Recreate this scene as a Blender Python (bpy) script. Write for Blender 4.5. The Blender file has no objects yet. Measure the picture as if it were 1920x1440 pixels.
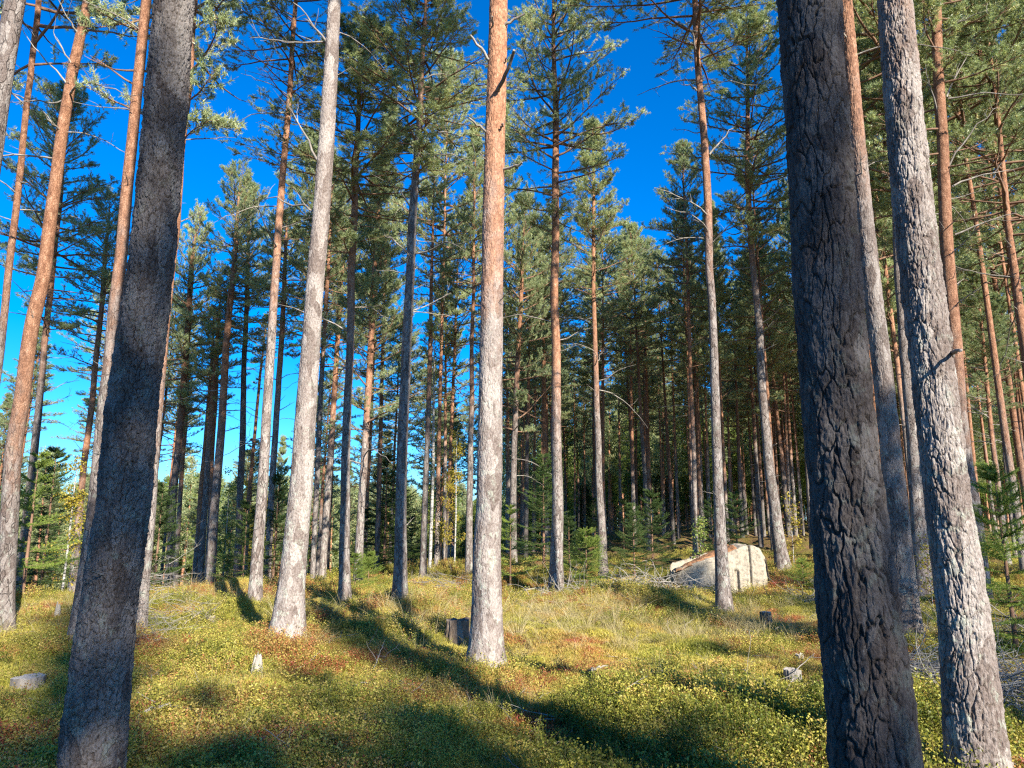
import bpy, math, random, numpy as np
from mathutils import Vector, Matrix, Euler
R = math.radians
random.seed(7)
sc = bpy.context.scene
col = sc.collection

SAZ = 30.; SEL = 28.
# ------------------------------------------------------------------ camera
F = 1331.0; TH = R(10.8); EYE = 1.6
cd = bpy.data.cameras.new('camera'); cam = bpy.data.objects.new('camera', cd); col.objects.link(cam)
cam.location = (0, 0, EYE); cam.rotation_euler = (R(90)+TH, 0, 0)
cd.sensor_width = 36; cd.lens = 36*F/1920; cd.clip_start = 0.05; cd.clip_end = 3000
sc.camera = cam
def ray(px, py):
    dx = (px-960)/F; dy = (720-py)/F
    return dx, math.cos(TH)-dy*math.sin(TH), math.sin(TH)+dy*math.cos(TH)
def at(px, py, Y):
    a, b, c = ray(px, py); t = Y/b
    return a*t, Y, EYE+c*t, t          # world x, y, z, camera depth

# ------------------------------------------------------------------ numpy noise
def _h(ix, iy, iz, seed):
    n = (ix.astype(np.int64)*374761393 + iy.astype(np.int64)*668265263 + iz.astype(np.int64)*2147483647 + seed*1274126177) & 0xffffffff
    n = ((n ^ (n >> 13))*1274126177) & 0xffffffff
    n = ((n ^ (n >> 16))*2246822519) & 0xffffffff
    return ((n ^ (n >> 15)) & 0xffffff)/float(0xffffff)
def vn(x, y, z=None, seed=0):
    x = np.asarray(x, float); y = np.asarray(y, float)
    z = np.zeros_like(x) if z is None else np.asarray(z, float)
    x0 = np.floor(x); y0 = np.floor(y); z0 = np.floor(z)
    fx = x-x0; fy = y-y0; fz = z-z0
    fx = fx*fx*(3-2*fx); fy = fy*fy*(3-2*fy); fz = fz*fz*(3-2*fz)
    o = 0
    for i in (0, 1):
        for j in (0, 1):
            for k in (0, 1):
                o = o + _h(x0+i, y0+j, z0+k, seed)*(fx if i else 1-fx)*(fy if j else 1-fy)*(fz if k else 1-fz)
    return o
def fbm(x, y, z=None, seed=0, oct=4):
    s = 0; a = .5; f = 1.0; t = 0
    for o in range(oct):
        s = s + a*vn(x*f, y*f, None if z is None else z*f, seed+o*17); t += a; a *= .5; f *= 2.03
    return s/t
def sst(x, a, b):
    t = np.clip((x-a)/(b-a), 0, 1); return t*t*(3-2*t)

# ------------------------------------------------------------------ terrain
# (x, y, height, radius)  hummocks seen in the photograph
HUM = [(4.75, 14.6, -.24, .9), (-.31, 8.35, .07, .4), (-4.9, 5.9, .10, .5), (3.2, 6.2, .14, .6), (-.2, 11.2, .12, .7), (1.4, 12.2, .14, .8), (-2.9, 9.3, .13, .6), (-1.9, 12.6, .22, 1.0), (-4.6, 12.6, .16, .9), (2.6, 13.6, .16, 1.6), (4.4, 8.6, .12, .8),
       (1.0, 8.9, -.10, .9), (.5, 5.6, -.07, .5), (-.6, 6.8, -.06, .4), (-1.9, 4.7, -.06, .6), (3.3, 10.3, -.10, 1.0), (-5.4, 15.5, .25, 1.6),
       (1.6, 6.3, .08, .7), (-.9, 5.3, .08, .7)]
def terrain(x, y):
    x = np.asarray(x, float); y = np.asarray(y, float)
    w = sst(-x + .18*y, 2.0, 26.0)                       # the left falls away into a valley
    z = -9.5*w*sst(y, 15, 85) - 1.2*w*sst(y, 12.5, 22)
    z = z + .35*sst(x, 0, 16)*sst(y, 8, 30)
    z = z + 9.0*sst(y, 150, 420)*sst(-x, -80, 120)
    amp = 1+1.5*sst(np.hypot(x, y), 12, 30)
    z = z + amp*(.26*(fbm(x*.42, y*.42, seed=3, oct=3)-.5) + .30*(fbm(x*1.25, y*1.25, seed=5, oct=3)-.5))
    z = z + .13*(fbm(x*3.6, y*4.2, seed=9, oct=2)-.5)*sst(60-y, 20, 40)
    for hx, hy, hh, hr in HUM:
        z = z + hh*np.exp(-((x-hx)**2+(y-hy)**2)/(hr*hr))
    return z - Z0
Z0 = 0.0
Z0 = float(terrain(0, 6.0))
def tz(x, y): return float(terrain(np.array([x]), np.array([y]))[0])
def ground_hit(px, py, far=90):
    a, b, c = ray(px, py); y = 2.5
    while y < far:
        t = y/b
        if EYE+c*t < tz(a*t, y): return y
        y += .08
    return far

# ------------------------------------------------------------------ mesh helpers
def mesh_np(name, V, Fc, mats, matidx=None, attrs=None, smooth=False):
    """V (n,3); Fc list of (m,k) int arrays"""
    me = bpy.data.meshes.new(name)
    V = np.asarray(V, np.float32)
    me.vertices.add(len(V)); me.vertices.foreach_set('co', V.ravel())
    Fc = [np.asarray(f, np.int32) for f in Fc if len(f)]
    loops = np.concatenate([f.ravel() for f in Fc]); tot = np.concatenate([np.full(len(f), f.shape[1], np.int32) for f in Fc])
    start = np.concatenate([[0], np.cumsum(tot)[:-1]]).astype(np.int32)
    me.loops.add(len(loops)); me.loops.foreach_set('vertex_index', loops)
    me.polygons.add(len(tot)); me.polygons.foreach_set('loop_start', start)
    if matidx is not None: me.polygons.foreach_set('material_index', np.asarray(matidx, np.int32))
    if smooth: me.polygons.foreach_set('use_smooth', np.ones(len(tot), bool))
    for m in mats: me.materials.append(m)
    for k, a in (attrs or {}).items():
        at_ = me.attributes.new(k, 'FLOAT', 'POINT'); at_.data.foreach_set('value', np.asarray(a, np.float32))
    me.update(); me.validate()
    return me
def link(name, me, parent=None):
    o = bpy.data.objects.new(name, me); col.objects.link(o)
    if parent is not None: o.parent = parent
    return o
def tag(o, label=None, cat=None, group=None, kind=None):
    if label: o['label'] = label
    if cat: o['category'] = cat
    if group: o['group'] = group
    if kind: o['kind'] = kind
    return o
def empty(name, loc, rz=0):
    o = bpy.data.objects.new(name, None); col.objects.link(o)
    o.location = loc; o.rotation_euler = (0, 0, rz); o.empty_display_size = .3
    return o

class MB:
    """collects tubes and blades, several materials"""
    def __init__(s): s.V = []; s.F = {3: [], 4: []}; s.M = {3: [], 4: []}; s.A = []; s.n = 0
    def add(s, V, Fq, k, m=0, a=0.5):
        V = np.asarray(V, float); Fq = np.asarray(Fq, int)
        s.V.append(V); s.F[k].append(Fq+s.n); s.M[k].append(np.full(len(Fq), m)); 
        s.A.append(np.full(len(V), a) if np.isscalar(a) else np.asarray(a)); s.n += len(V)
    def tube(s, P, rad, seg=5, m=0, a=.5, cap=True):
        P = np.asarray(P, float); n = len(P); rad = np.broadcast_to(np.asarray(rad, float), (n,))
        T = np.gradient(P, axis=0); T /= np.linalg.norm(T, axis=1)[:, None]+1e-9
        ref = np.array([0, 0, 1.]) if abs(T[:, 2]).mean() < .8 else np.array([1., 0, 0])
        U = np.cross(T, ref); U /= np.linalg.norm(U, axis=1)[:, None]+1e-9
        W = np.cross(T, U)
        th = np.linspace(0, 2*math.pi, seg, endpoint=False)
        V = P[:, None]+rad[:, None, None]*(np.cos(th)[None, :, None]*U[:, None]+np.sin(th)[None, :, None]*W[:, None])
        i = np.arange(n-1)[:, None]*seg; j = np.arange(seg)[None]
        Fq = np.stack([i+j, i+(j+1) % seg, i+seg+(j+1) % seg, i+seg+j], -1).reshape(-1, 4)
        s.add(V.reshape(-1, 3), Fq, 4, m, a)
        if cap and seg >= 4:
            V2 = np.vstack([V[-1], P[-1:]]); s.add(V2, [[k, (k+1) % seg, seg] for k in range(seg)], 3, m, a)
            V2 = np.vstack([V[0], P[:1]]); s.add(V2, [[(k+1) % seg, k, seg] for k in range(seg)], 3, m, a)
    def tris(s, A, B, C, m, a):
        n = len(A); V = np.stack([A, B, C], 1).reshape(-1, 3)
        s.add(V, np.arange(n*3).reshape(-1, 3), 3, m, np.repeat(a, 3))
    def mesh(s, name, mats, smooth=False):
        Fl = []; Ml = []
        for k in (3, 4):
            if s.F[k]: Fl.append(np.vstack(s.F[k])); Ml.append(np.concatenate(s.M[k]))
        return mesh_np(name, np.vstack(s.V), Fl, mats, np.concatenate(Ml), {'age': np.concatenate(s.A)}, smooth)

# ------------------------------------------------------------------ materials
def mat(name):
    m = bpy.data.materials.new(name); m.use_nodes = True
    nt = m.node_tree; nt.nodes.clear()
    out = nt.nodes.new('ShaderNodeOutputMaterial')
    return m, nt, out
def N(nt, t, **k):
    n = nt.nodes.new(t)
    for a, b in k.items():
        if a.startswith('_'): n.inputs[a[1:].replace('_', ' ')].default_value = b
        else: setattr(n, a, b)
    return n
def ramp(nt, fac, stops, interp='LINEAR'):
    r = nt.nodes.new('ShaderNodeValToRGB'); r.color_ramp.interpolation = interp
    e = r.color_ramp.elements
    e[0].position, e[0].color = stops[0][0], (*stops[0][1], 1)
    e[1].position, e[1].color = stops[-1][0], (*stops[-1][1], 1)
    for p, c in stops[1:-1]:
        q = e.new(p); q.color = (*c, 1)
    nt.links.new(fac, r.inputs[0]); return r.outputs[0]
def mix(nt, f, a, b, mode='MIX'):
    n = nt.nodes.new('ShaderNodeMix'); n.data_type = 'RGBA'; n.blend_type = mode
    for s, v in ((0, f), (6, a), (7, b)):
        if hasattr(v, 'links') or isinstance(v, bpy.types.NodeSocket): nt.links.new(v, n.inputs[s])
        else: n.inputs[s].default_value = v if s == 0 else (*v, 1)
    return n.outputs[2]
def math_(nt, op, a, b=0.0, c=None, clamp=False):
    n = nt.nodes.new('ShaderNodeMath'); n.operation = op; n.use_clamp = clamp
    for i, v in enumerate((a, b) if c is None else (a, b, c)):
        if isinstance(v, bpy.types.NodeSocket): nt.links.new(v, n.inputs[i])
        else: n.inputs[i].default_value = v
    return n.outputs[0]
def mrange(nt, v, a, b, c=0., d=1.):
    n = nt.nodes.new('ShaderNodeMapRange'); n.interpolation_type = 'SMOOTHSTEP'
    nt.links.new(v, n.inputs[0])
    for i, q in enumerate((a, b, c, d)):
        if isinstance(q, bpy.types.NodeSocket): nt.links.new(q, n.inputs[i+1])
        else: n.inputs[i+1].default_value = q
    return n.outputs[0]
def noise(nt, vec, scale, detail=4, rough=.6, dist=0):
    n = N(nt, 'ShaderNodeTexNoise', _Scale=scale, _Detail=detail, _Roughness=rough, _Distortion=dist)
    if vec is not None: nt.links.new(vec, n.inputs['Vector'])
    return n.outputs['Fac']
def mapping(nt, vec, sc_=(1, 1, 1), loc=(0, 0, 0)):
    n = N(nt, 'ShaderNodeMapping'); n.inputs['Scale'].default_value = sc_; n.inputs['Location'].default_value = loc
    nt.links.new(vec, n.inputs['Vector']); return n.outputs[0]

def bark_material(name, plate=11.0, zs=.34, bump=1.0, geo=False):
    m, nt, out = mat(name); L = nt.links
    tc = N(nt, 'ShaderNodeTexCoord'); oi = N(nt, 'ShaderNodeObjectInfo')
    va = N(nt, 'ShaderNodeVectorMath', operation='ADD'); L.new(tc.outputs['Object'], va.inputs[0])
    cx = N(nt, 'ShaderNodeCombineXYZ'); r10 = math_(nt, 'MULTIPLY', oi.outputs['Random'], 37.0)
    L.new(r10, cx.inputs[2]); L.new(cx.outputs[0], va.inputs[1]); P = va.outputs[0]
    sep = N(nt, 'ShaderNodeSeparateXYZ'); L.new(tc.outputs['Object'], sep.inputs[0]); z = sep.outputs[2]
    # warp
    wn = N(nt, 'ShaderNodeTexNoise', _Scale=3.0, _Detail=3.0); L.new(P, wn.inputs['Vector'])
    ws = N(nt, 'ShaderNodeVectorMath', operation='SCALE'); ws.inputs['Scale'].default_value = .12; L.new(wn.outputs['Color'], ws.inputs[0])
    wa = N(nt, 'ShaderNodeVectorMath', operation='ADD'); L.new(P, wa.inputs[0]); L.new(ws.outputs[0], wa.inputs[1])
    PW = mapping(nt, wa.outputs[0], (1, 1, zs))
    vo = N(nt, 'ShaderNodeTexVoronoi', feature='DISTANCE_TO_EDGE', _Scale=plate); L.new(PW, vo.inputs['Vector'])
    crack = mrange(nt, vo.outputs[0], .0, .09)          # 0 in a crack
    if geo:
        ca = N(nt, 'ShaderNodeAttribute', attribute_type='GEOMETRY', attribute_name='crack'); crack = mrange(nt, ca.outputs['Fac'], .1, .75)
    else:
        crack = math_(nt, 'MAXIMUM', crack, mrange(nt, noise(nt, mapping(nt, P, (1, 1, .4)), 12, 4, .6), .44, .58))
    vc = N(nt, 'ShaderNodeTexVoronoi', feature='F1', _Scale=plate); L.new(PW, vc.inputs['Vector'])
    fine = noise(nt, mapping(nt, P, (1, 1, .5)), 52 if geo else 38, 6, .75)
    scal = N(nt, 'ShaderNodeTexVoronoi', feature='DISTANCE_TO_EDGE', _Scale=plate*2.0); L.new(mapping(nt, wa.outputs[0], (1, 1, .6)), scal.inputs['Vector'])
    scale_ = mrange(nt, scal.outputs[0], 0, .12)
    big = noise(nt, mapping(nt, P, (1, 1, .5)), 2.2, 4, .6)
    # grey lower bark
    cellv = N(nt, 'ShaderNodeSeparateColor'); L.new(vc.outputs['Color'], cellv.inputs[0])
    v1 = math_(nt, 'ADD', math_(nt, 'MULTIPLY', fine, .75), math_(nt, 'MULTIPLY', cellv.outputs[0], .25))
    grey = ramp(nt, v1, [(.30, (.085, .066, .056)), (.44, (.20, .165, .145)), (.57, (.34, .30, .27)), (.74, (.50, .455, .41))])
    grey = mix(nt, math_(nt, 'MULTIPLY', big, .45), grey, (.19, .125, .10))
    grey = mix(nt, math_(nt, 'MULTIPLY', math_(nt, 'SUBTRACT', 1.0, crack), .85 if geo else .55), grey, (.06, .042, .033))
    # lichen
    li = mrange(nt, noise(nt, mapping(nt, P, (1, 1, .8)), 9, 6, .72, .4), .54, .62)
    lz = mrange(nt, z, 5.5, .5); lm = math_(nt, 'MULTIPLY', math_(nt, 'MULTIPLY', li, lz), math_(nt, 'MULTIPLY', fine, 1.0))
    grey = mix(nt, lm, grey, (.43, .47, .38))
    # orange upper bark
    fl = noise(nt, mapping(nt, P, (1, 1, .5)), 16, 6, .7)
    orange = ramp(nt, fl, [(.30, (.14, .062, .036)), (.44, (.31, .145, .080)), (.57, (.46, .235, .135)), (.72, (.62, .40, .27))])
    orange = mix(nt, math_(nt, 'MULTIPLY', math_(nt, 'SUBTRACT', 1.0, scale_), .45), orange, (.12, .045, .02))
    tn = N(nt, 'ShaderNodeAttribute', attribute_type='OBJECT', attribute_name='orange_at')
    zz = math_(nt, 'ADD', z, math_(nt, 'MULTIPLY', math_(nt, 'SUBTRACT', noise(nt, mapping(nt, P, (1, 1, .35)), 5, 5, .65), .5), 5.5))
    tf = mrange(nt, math_(nt, 'SUBTRACT', zz, tn.outputs['Fac']), -1.2, 1.5)
    tf2 = math_(nt, 'MULTIPLY', tf, mrange(nt, math_(nt, 'SUBTRACT', z, tn.outputs['Fac']), -4, 3, .35, 1))
    c = mix(nt, tf2, grey, orange)
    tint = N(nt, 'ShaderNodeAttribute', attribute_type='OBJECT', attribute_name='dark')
    c = mix(nt, tint.outputs['Fac'], c, mix(nt, 1.0, c, (.17, .175, .19), 'MULTIPLY'))  # per-tree bark darkening; puts extra shade into the colour of shadowed trunks
    b = N(nt, 'ShaderNodeBsdfPrincipled', _Roughness=.85); L.new(c, b.inputs['Base Color'])
    b.inputs['Specular IOR Level'].default_value = .25
    h1 = math_(nt, 'MULTIPLY', crack, math_(nt, 'SUBTRACT', 1.0, math_(nt, 'MULTIPLY', tf, .8)))
    h1 = math_(nt, 'MULTIPLY', h1, 0.0 if geo else .016)
    h2 = math_(nt, 'MULTIPLY', fine, .020 if geo else .014); h3 = math_(nt, 'MULTIPLY', scale_, .004)
    hh = math_(nt, 'ADD', math_(nt, 'ADD', h1, h2), h3)
    bp = N(nt, 'ShaderNodeBump'); bp.inputs['Strength'].default_value = bump; bp.inputs['Distance'].default_value = 1.0
    L.new(hh, bp.inputs['Height']); L.new(bp.outputs[0], b.inputs['Normal'])
    L.new(b.outputs[0], out.inputs[0]); return m

def leaf_material(name, stops, attr='age', atype='GEOMETRY', trans=.35, rough=.5, tcol=(1.0, 1.0, .6), vary=.5):
    m, nt, out = mat(name); L = nt.links
    a = N(nt, 'ShaderNodeAttribute', attribute_type=atype, attribute_name=attr)
    ge = N(nt, 'ShaderNodeAttribute', attribute_type='GEOMETRY', attribute_name='age')
    oi = N(nt, 'ShaderNodeObjectInfo')
    f = a.outputs['Fac']
    if atype != 'GEOMETRY':
        f = math_(nt, 'ADD', f, math_(nt, 'MULTIPLY', math_(nt, 'SUBTRACT', ge.outputs['Fac'], .5), .42))
    f = math_(nt, 'ADD', f, math_(nt, 'MULTIPLY', math_(nt, 'SUBTRACT', oi.outputs['Random'], .5), .22*vary), clamp=True)
    c = ramp(nt, f, stops)
    hs = N(nt, 'ShaderNodeHueSaturation'); L.new(c, hs.inputs['Color'])
    L.new(math_(nt, 'ADD', .78, math_(nt, 'MULTIPLY', oi.outputs['Random'], .44*vary+.0)), hs.inputs['Value'])
    b = N(nt, 'ShaderNodeBsdfPrincipled', _Roughness=rough); L.new(hs.outputs[0], b.inputs['Base Color'])
    b.inputs['Specular IOR Level'].default_value = .35
    t = N(nt, 'ShaderNodeBsdfTranslucent'); tm = mix(nt, 1.0, hs.outputs[0], tcol, 'MULTIPLY'); L.new(tm, t.inputs[0])
    ms = N(nt, 'ShaderNodeMixShader'); ms.inputs[0].default_value = trans
    L.new(b.outputs[0], ms.inputs[1]); L.new(t.outputs[0], ms.inputs[2]); L.new(ms.outputs[0], out.inputs[0])
    return m
def simple_material(name, stops, scale=8, zs=1., bump=.01, rough=.85, bscale=40):
    m, nt, out = mat(name); L = nt.links
    tc = N(nt, 'ShaderNodeTexCoord'); P = mapping(nt, tc.outputs['Object'], (1, 1, zs))
    n1 = noise(nt, P, scale, 8, .65)
    c = ramp(nt, n1, stops)
    b = N(nt, 'ShaderNodeBsdfPrincipled', _Roughness=rough); L.new(c, b.inputs['Base Color'])
    b.inputs['Specular IOR Level'].default_value = .25
    bp = N(nt, 'ShaderNodeBump'); bp.inputs['Distance'].default_value = bump; bp.inputs['Strength'].default_value = .9
    L.new(noise(nt, P, bscale, 5, .7), bp.inputs['Height']); L.new(bp.outputs[0], b.inputs['Normal'])
    L.new(b.outputs[0], out.inputs[0]); return m

M_bark = bark_material('pine_bark', 19, .30)
M_bark_hero = bark_material('pine_bark_near', 12, .34, .8, True)
M_bark_far = bark_material('pine_bark_far', 10, .3, 1.0)
M_twig = simple_material('pine_twig_bark', [(.3, (.10, .055, .035)), (.6, (.24, .14, .09))], 6)
M_dead = simple_material('dead_wood', [(.3, (.10, .085, .075)), (.55, (.24, .21, .18)), (.8, (.42, .38, .33))], 9, .4)
M_grey = simple_material('bleached_wood', [(.3, (.14, .12, .10)), (.5, (.30, .27, .23)), (.8, (.46, .42, .36))], 9, .3)
M_need = leaf_material('pine_needles', [(0, (.10, .16, .085)), (.32, (.33, .41, .21)), (.58, (.52, .56, .29)), (.85, (.66, .58, .30)), (1, (.60, .46, .24))], trans=.42, rough=.33)
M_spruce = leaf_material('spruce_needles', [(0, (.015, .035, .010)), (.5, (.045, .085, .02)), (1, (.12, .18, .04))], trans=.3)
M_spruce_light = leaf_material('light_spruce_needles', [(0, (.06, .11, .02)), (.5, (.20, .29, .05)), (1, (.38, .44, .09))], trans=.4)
M_birchleaf = leaf_material('birch_leaves', [(0, (.18, .22, .03)), (.5, (.50, .40, .05)), (1, (.62, .42, .07))], trans=.45)
M_greenleaf = leaf_material('green_bush_leaves', [(0, (.09, .16, .03)), (.5, (.24, .32, .07)), (1, (.42, .42, .10))], trans=.45)
M_heath = leaf_material('bilberry_leaves', [(0, (.12, .15, .02)), (.20, (.25, .27, .04)), (.50, (.55, .49, .09)), (.74, (.60, .43, .13)), (.88, (.50, .23, .08)), (1, (.40, .09, .05))],
                        'tint', 'INSTANCER', trans=.4, tcol=(1, 1, .5))
M_stem = simple_material('bilberry_stem', [(.3, (.10, .13, .03)), (.7, (.22, .13, .05))], 20)
M_straw = leaf_material('dry_grass', [(0, (.22, .22, .06)), (.4, (.42, .34, .14)), (1, (.62, .52, .30))], 'tint', 'INSTANCER', trans=.35, tcol=(1, .95, .7))
M_rock = simple_material('granite', [(.28, (.09, .08, .065)), (.40, (.24, .205, .155)), (.56, (.38, .325, .25)), (.72, (.22, .21, .14))], 14, 1, .02, .85, 26)
M_litter = simple_material('needle_litter', [(.3, (.15, .065, .03)), (.5, (.40, .19, .09)), (.7, (.50, .30, .15))], 14, 1, .02)
M_stump = simple_material('rotten_stump_bark', [(.3, (.06, .045, .035)), (.5, (.15, .11, .08)), (.75, (.32, .27, .22))], 16, .3, .02)
M_cut = simple_material('weathered_cut_wood', [(.3, (.30, .25, .20)), (.6, (.50, .45, .38))], 12)

def ground_material():
    m, nt, out = mat('moss_and_litter'); L = nt.links
    g = N(nt, 'ShaderNodeNewGeometry'); P = g.outputs['Position']
    a = noise(nt, P, .9, 5, .6); b_ = noise(nt, P, 7, 6, .7); c_ = noise(nt, P, 55, 5, .7)
    moss = ramp(nt, c_, [(.3, (.04, .04, .012)), (.5, (.16, .13, .035)), (.7, (.34, .27, .08))])
    lit = ramp(nt, c_, [(.3, (.06, .034, .018)), (.5, (.20, .115, .055)), (.7, (.40, .27, .15))])
    col_ = mix(nt, mrange(nt, math_(nt, 'ADD', math_(nt, 'MULTIPLY', a, .6), math_(nt, 'MULTIPLY', b_, .4)), .42, .58), moss, lit)
    b = N(nt, 'ShaderNodeBsdfPrincipled', _Roughness=.95); L.new(col_, b.inputs['Base Color']); b.inputs['Specular IOR Level'].default_value = .1
    bp = N(nt, 'ShaderNodeBump'); bp.inputs['Distance'].default_value = .05; bp.inputs['Strength'].default_value = 1
    L.new(math_(nt, 'ADD', c_, b_), bp.inputs['Height']); L.new(bp.outputs[0], b.inputs['Normal'])
    L.new(b.outputs[0], out.inputs[0]); return m
M_ground = ground_material()

# ------------------------------------------------------------------ ground sheet
n = 620
u = np.linspace(-1, 1, n); k = 4.9
gx = np.sinh(u*k)/math.sinh(k)*900
v = np.linspace(-.62, 1, n); gy = 7+np.sinh(v*k)/math.sinh(k)*900
X, Y = np.meshgrid(gx, gy); Z = terrain(X, Y)
idx = np.arange(n*n).reshape(n, n)
Fq = np.stack([idx[:-1, :-1], idx[:-1, 1:], idx[1:, 1:], idx[1:, :-1]], -1).reshape(-1, 4)
g = link('ground', mesh_np('ground', np.stack([X, Y, Z], -1).reshape(-1, 3), [Fq], [M_ground], smooth=True)); tag(g, kind='structure')

# ------------------------------------------------------------------ trunks
def dense_path(pts, dz, smooth=.35):
    pts = sorted(pts, key=lambda p: p[2]); P = np.array(pts, float)
    z = np.arange(P[0, 2], P[-1, 2], dz)
    k = max(1, int(smooth/dz)); ker = np.hanning(2*k+3); ker /= ker.sum(); pad = len(ker)//2
    o = []
    for c in (0, 1, 3):
        q = np.interp(z, P[:, 2], P[:, c]); q = np.concatenate([2*q[0]-q[1:pad+1][::-1], q, 2*q[-1]-q[-pad-1:-1][::-1]])
        o.append(np.convolve(q, ker, 'valid'))
    return z, o[0], o[1], np.maximum(o[2], .006)
def vor(U, Vv, nu, seed):
    iu = np.floor(U); iv = np.floor(Vv); f1 = np.full(U.shape, 9.); f2 = f1.copy()
    zz = np.zeros_like(iu)
    for a in (-1, 0, 1):
        for b in (-1, 0, 1):
            cu = np.mod(iu+a, nu); cv = iv+b
            jx = iu+a+.15+.7*_h(cu, cv, zz, seed); jy = cv+.1+.8*_h(cu, cv, zz+1, seed)
            d = np.hypot(U-jx, Vv-jy); f2 = np.where(d < f1, f1, np.minimum(f2, d)); f1 = np.minimum(f1, d)
    return f2-f1
def trunk_mesh(name, pts, seg=20, dz=.15, flare=.25, seed=1, bark=None, mats=None, wob=.04):
    """pts: local (x, y, z, r)"""
    z, px, py, r = dense_path(pts, dz)
    zb = z-z[0]; th = np.linspace(0, 2*math.pi, seg, endpoint=False)
    TH_, ZZ = np.meshgrid(th, z); RR = r[:, None]*np.ones_like(TH_)
    zrel = ZZ-z[0]-.3
    fl = np.exp(-np.maximum(zrel, 0)/.28)
    RR = RR*(1+flare*fl*(.55+.9*fbm(np.cos(TH_)*1.6+3, np.sin(TH_)*1.6+3, seed=seed, oct=2)))
    RR = RR*(1+wob*(fbm(np.cos(TH_)*1.2+5, np.sin(TH_)*1.2+5, ZZ*1.3, seed=seed, oct=3)-.5)*2)
    at2 = None
    if bark:
        depth, pw, ph, flake = bark
        circ = 2*math.pi*float(r[:10].mean()); nu = max(8, int(circ/pw))
        cxs = np.cos(TH_); sxs = np.sin(TH_); rr = circ/(2*math.pi)
        f_ = .045/pw
        w1 = fbm(cxs*rr*9*f_+9, sxs*rr*9*f_, ZZ*3.2*f_, seed=seed+3, oct=4)-.5; w2 = fbm(cxs*rr*10*f_, sxs*rr*10*f_+7, ZZ*5*f_, seed=seed+4, oct=3)-.5
        w3 = fbm(cxs*rr*45*f_+9, sxs*rr*45*f_, ZZ*22*f_, seed=seed+5, oct=2)-.5
        U = np.mod(TH_/(2*math.pi)*nu + w1*2.6 + w3*.45, nu); Vv = ZZ/ph + w2*2.2 + w3*.25
        e = vor(U, Vv, nu, seed); wid = .01+.13*fbm(cxs*rr*12, sxs*rr*12+4, ZZ*3, seed=seed+15, oct=2)
        plate = np.clip(e/(wid+.05), 0, 1)**.8
        n2 = max(10, int(nu*2.2)); e2 = vor(np.mod(U/nu*n2+w3*.6, n2), Vv*2.7+w1*3, n2, seed+11); p2 = np.clip(e2/.22, 0, 1)
        lay = fbm(cxs*rr*20*f_+4, sxs*rr*20*f_, ZZ*9*f_, seed=seed+6, oct=4)*6
        lay = (np.floor(lay)+sst(lay-np.floor(lay), .0, .35))/6                               # flaky layers
        fine = fbm(cxs*rr*90, sxs*rr*90, ZZ*50, seed=seed+8, oct=3)
        rough = fbm(cxs*rr*30, sxs*rr*30, ZZ*14, seed=seed+9, oct=4)
        D = depth*(.80*plate*(.6+.7*lay) + flake*(1.1*lay + .30*p2) + .40*fine + .85*rough - 1.3)
        RR = RR + D
        at2 = {'crack': np.clip(.80*plate+.20*p2, 0, 1).ravel()}
    if not bark:
        px = px+.05*(fbm(z*.55+seed, z*0+seed, seed=seed, oct=3)-.5); py = py+.05*(fbm(z*.5, z*0+seed+5, seed=seed, oct=3)-.5)
    V = np.stack([px[:, None]+RR*np.cos(TH_), py[:, None]+RR*np.sin(TH_), ZZ], -1).reshape(-1, 3)
    i = np.arange(len(z)-1)[:, None]*seg; j = np.arange(seg)[None]
    Fq = np.stack([i+j, i+(j+1) % seg, i+seg+(j+1) % seg, i+seg+j], -1).reshape(-1, 4)
    top = np.arange(seg)+(len(z)-1)*seg
    return mesh_np(name, V, [Fq, top[None]], mats or [M_bark], attrs=at2, smooth=True)

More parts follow.
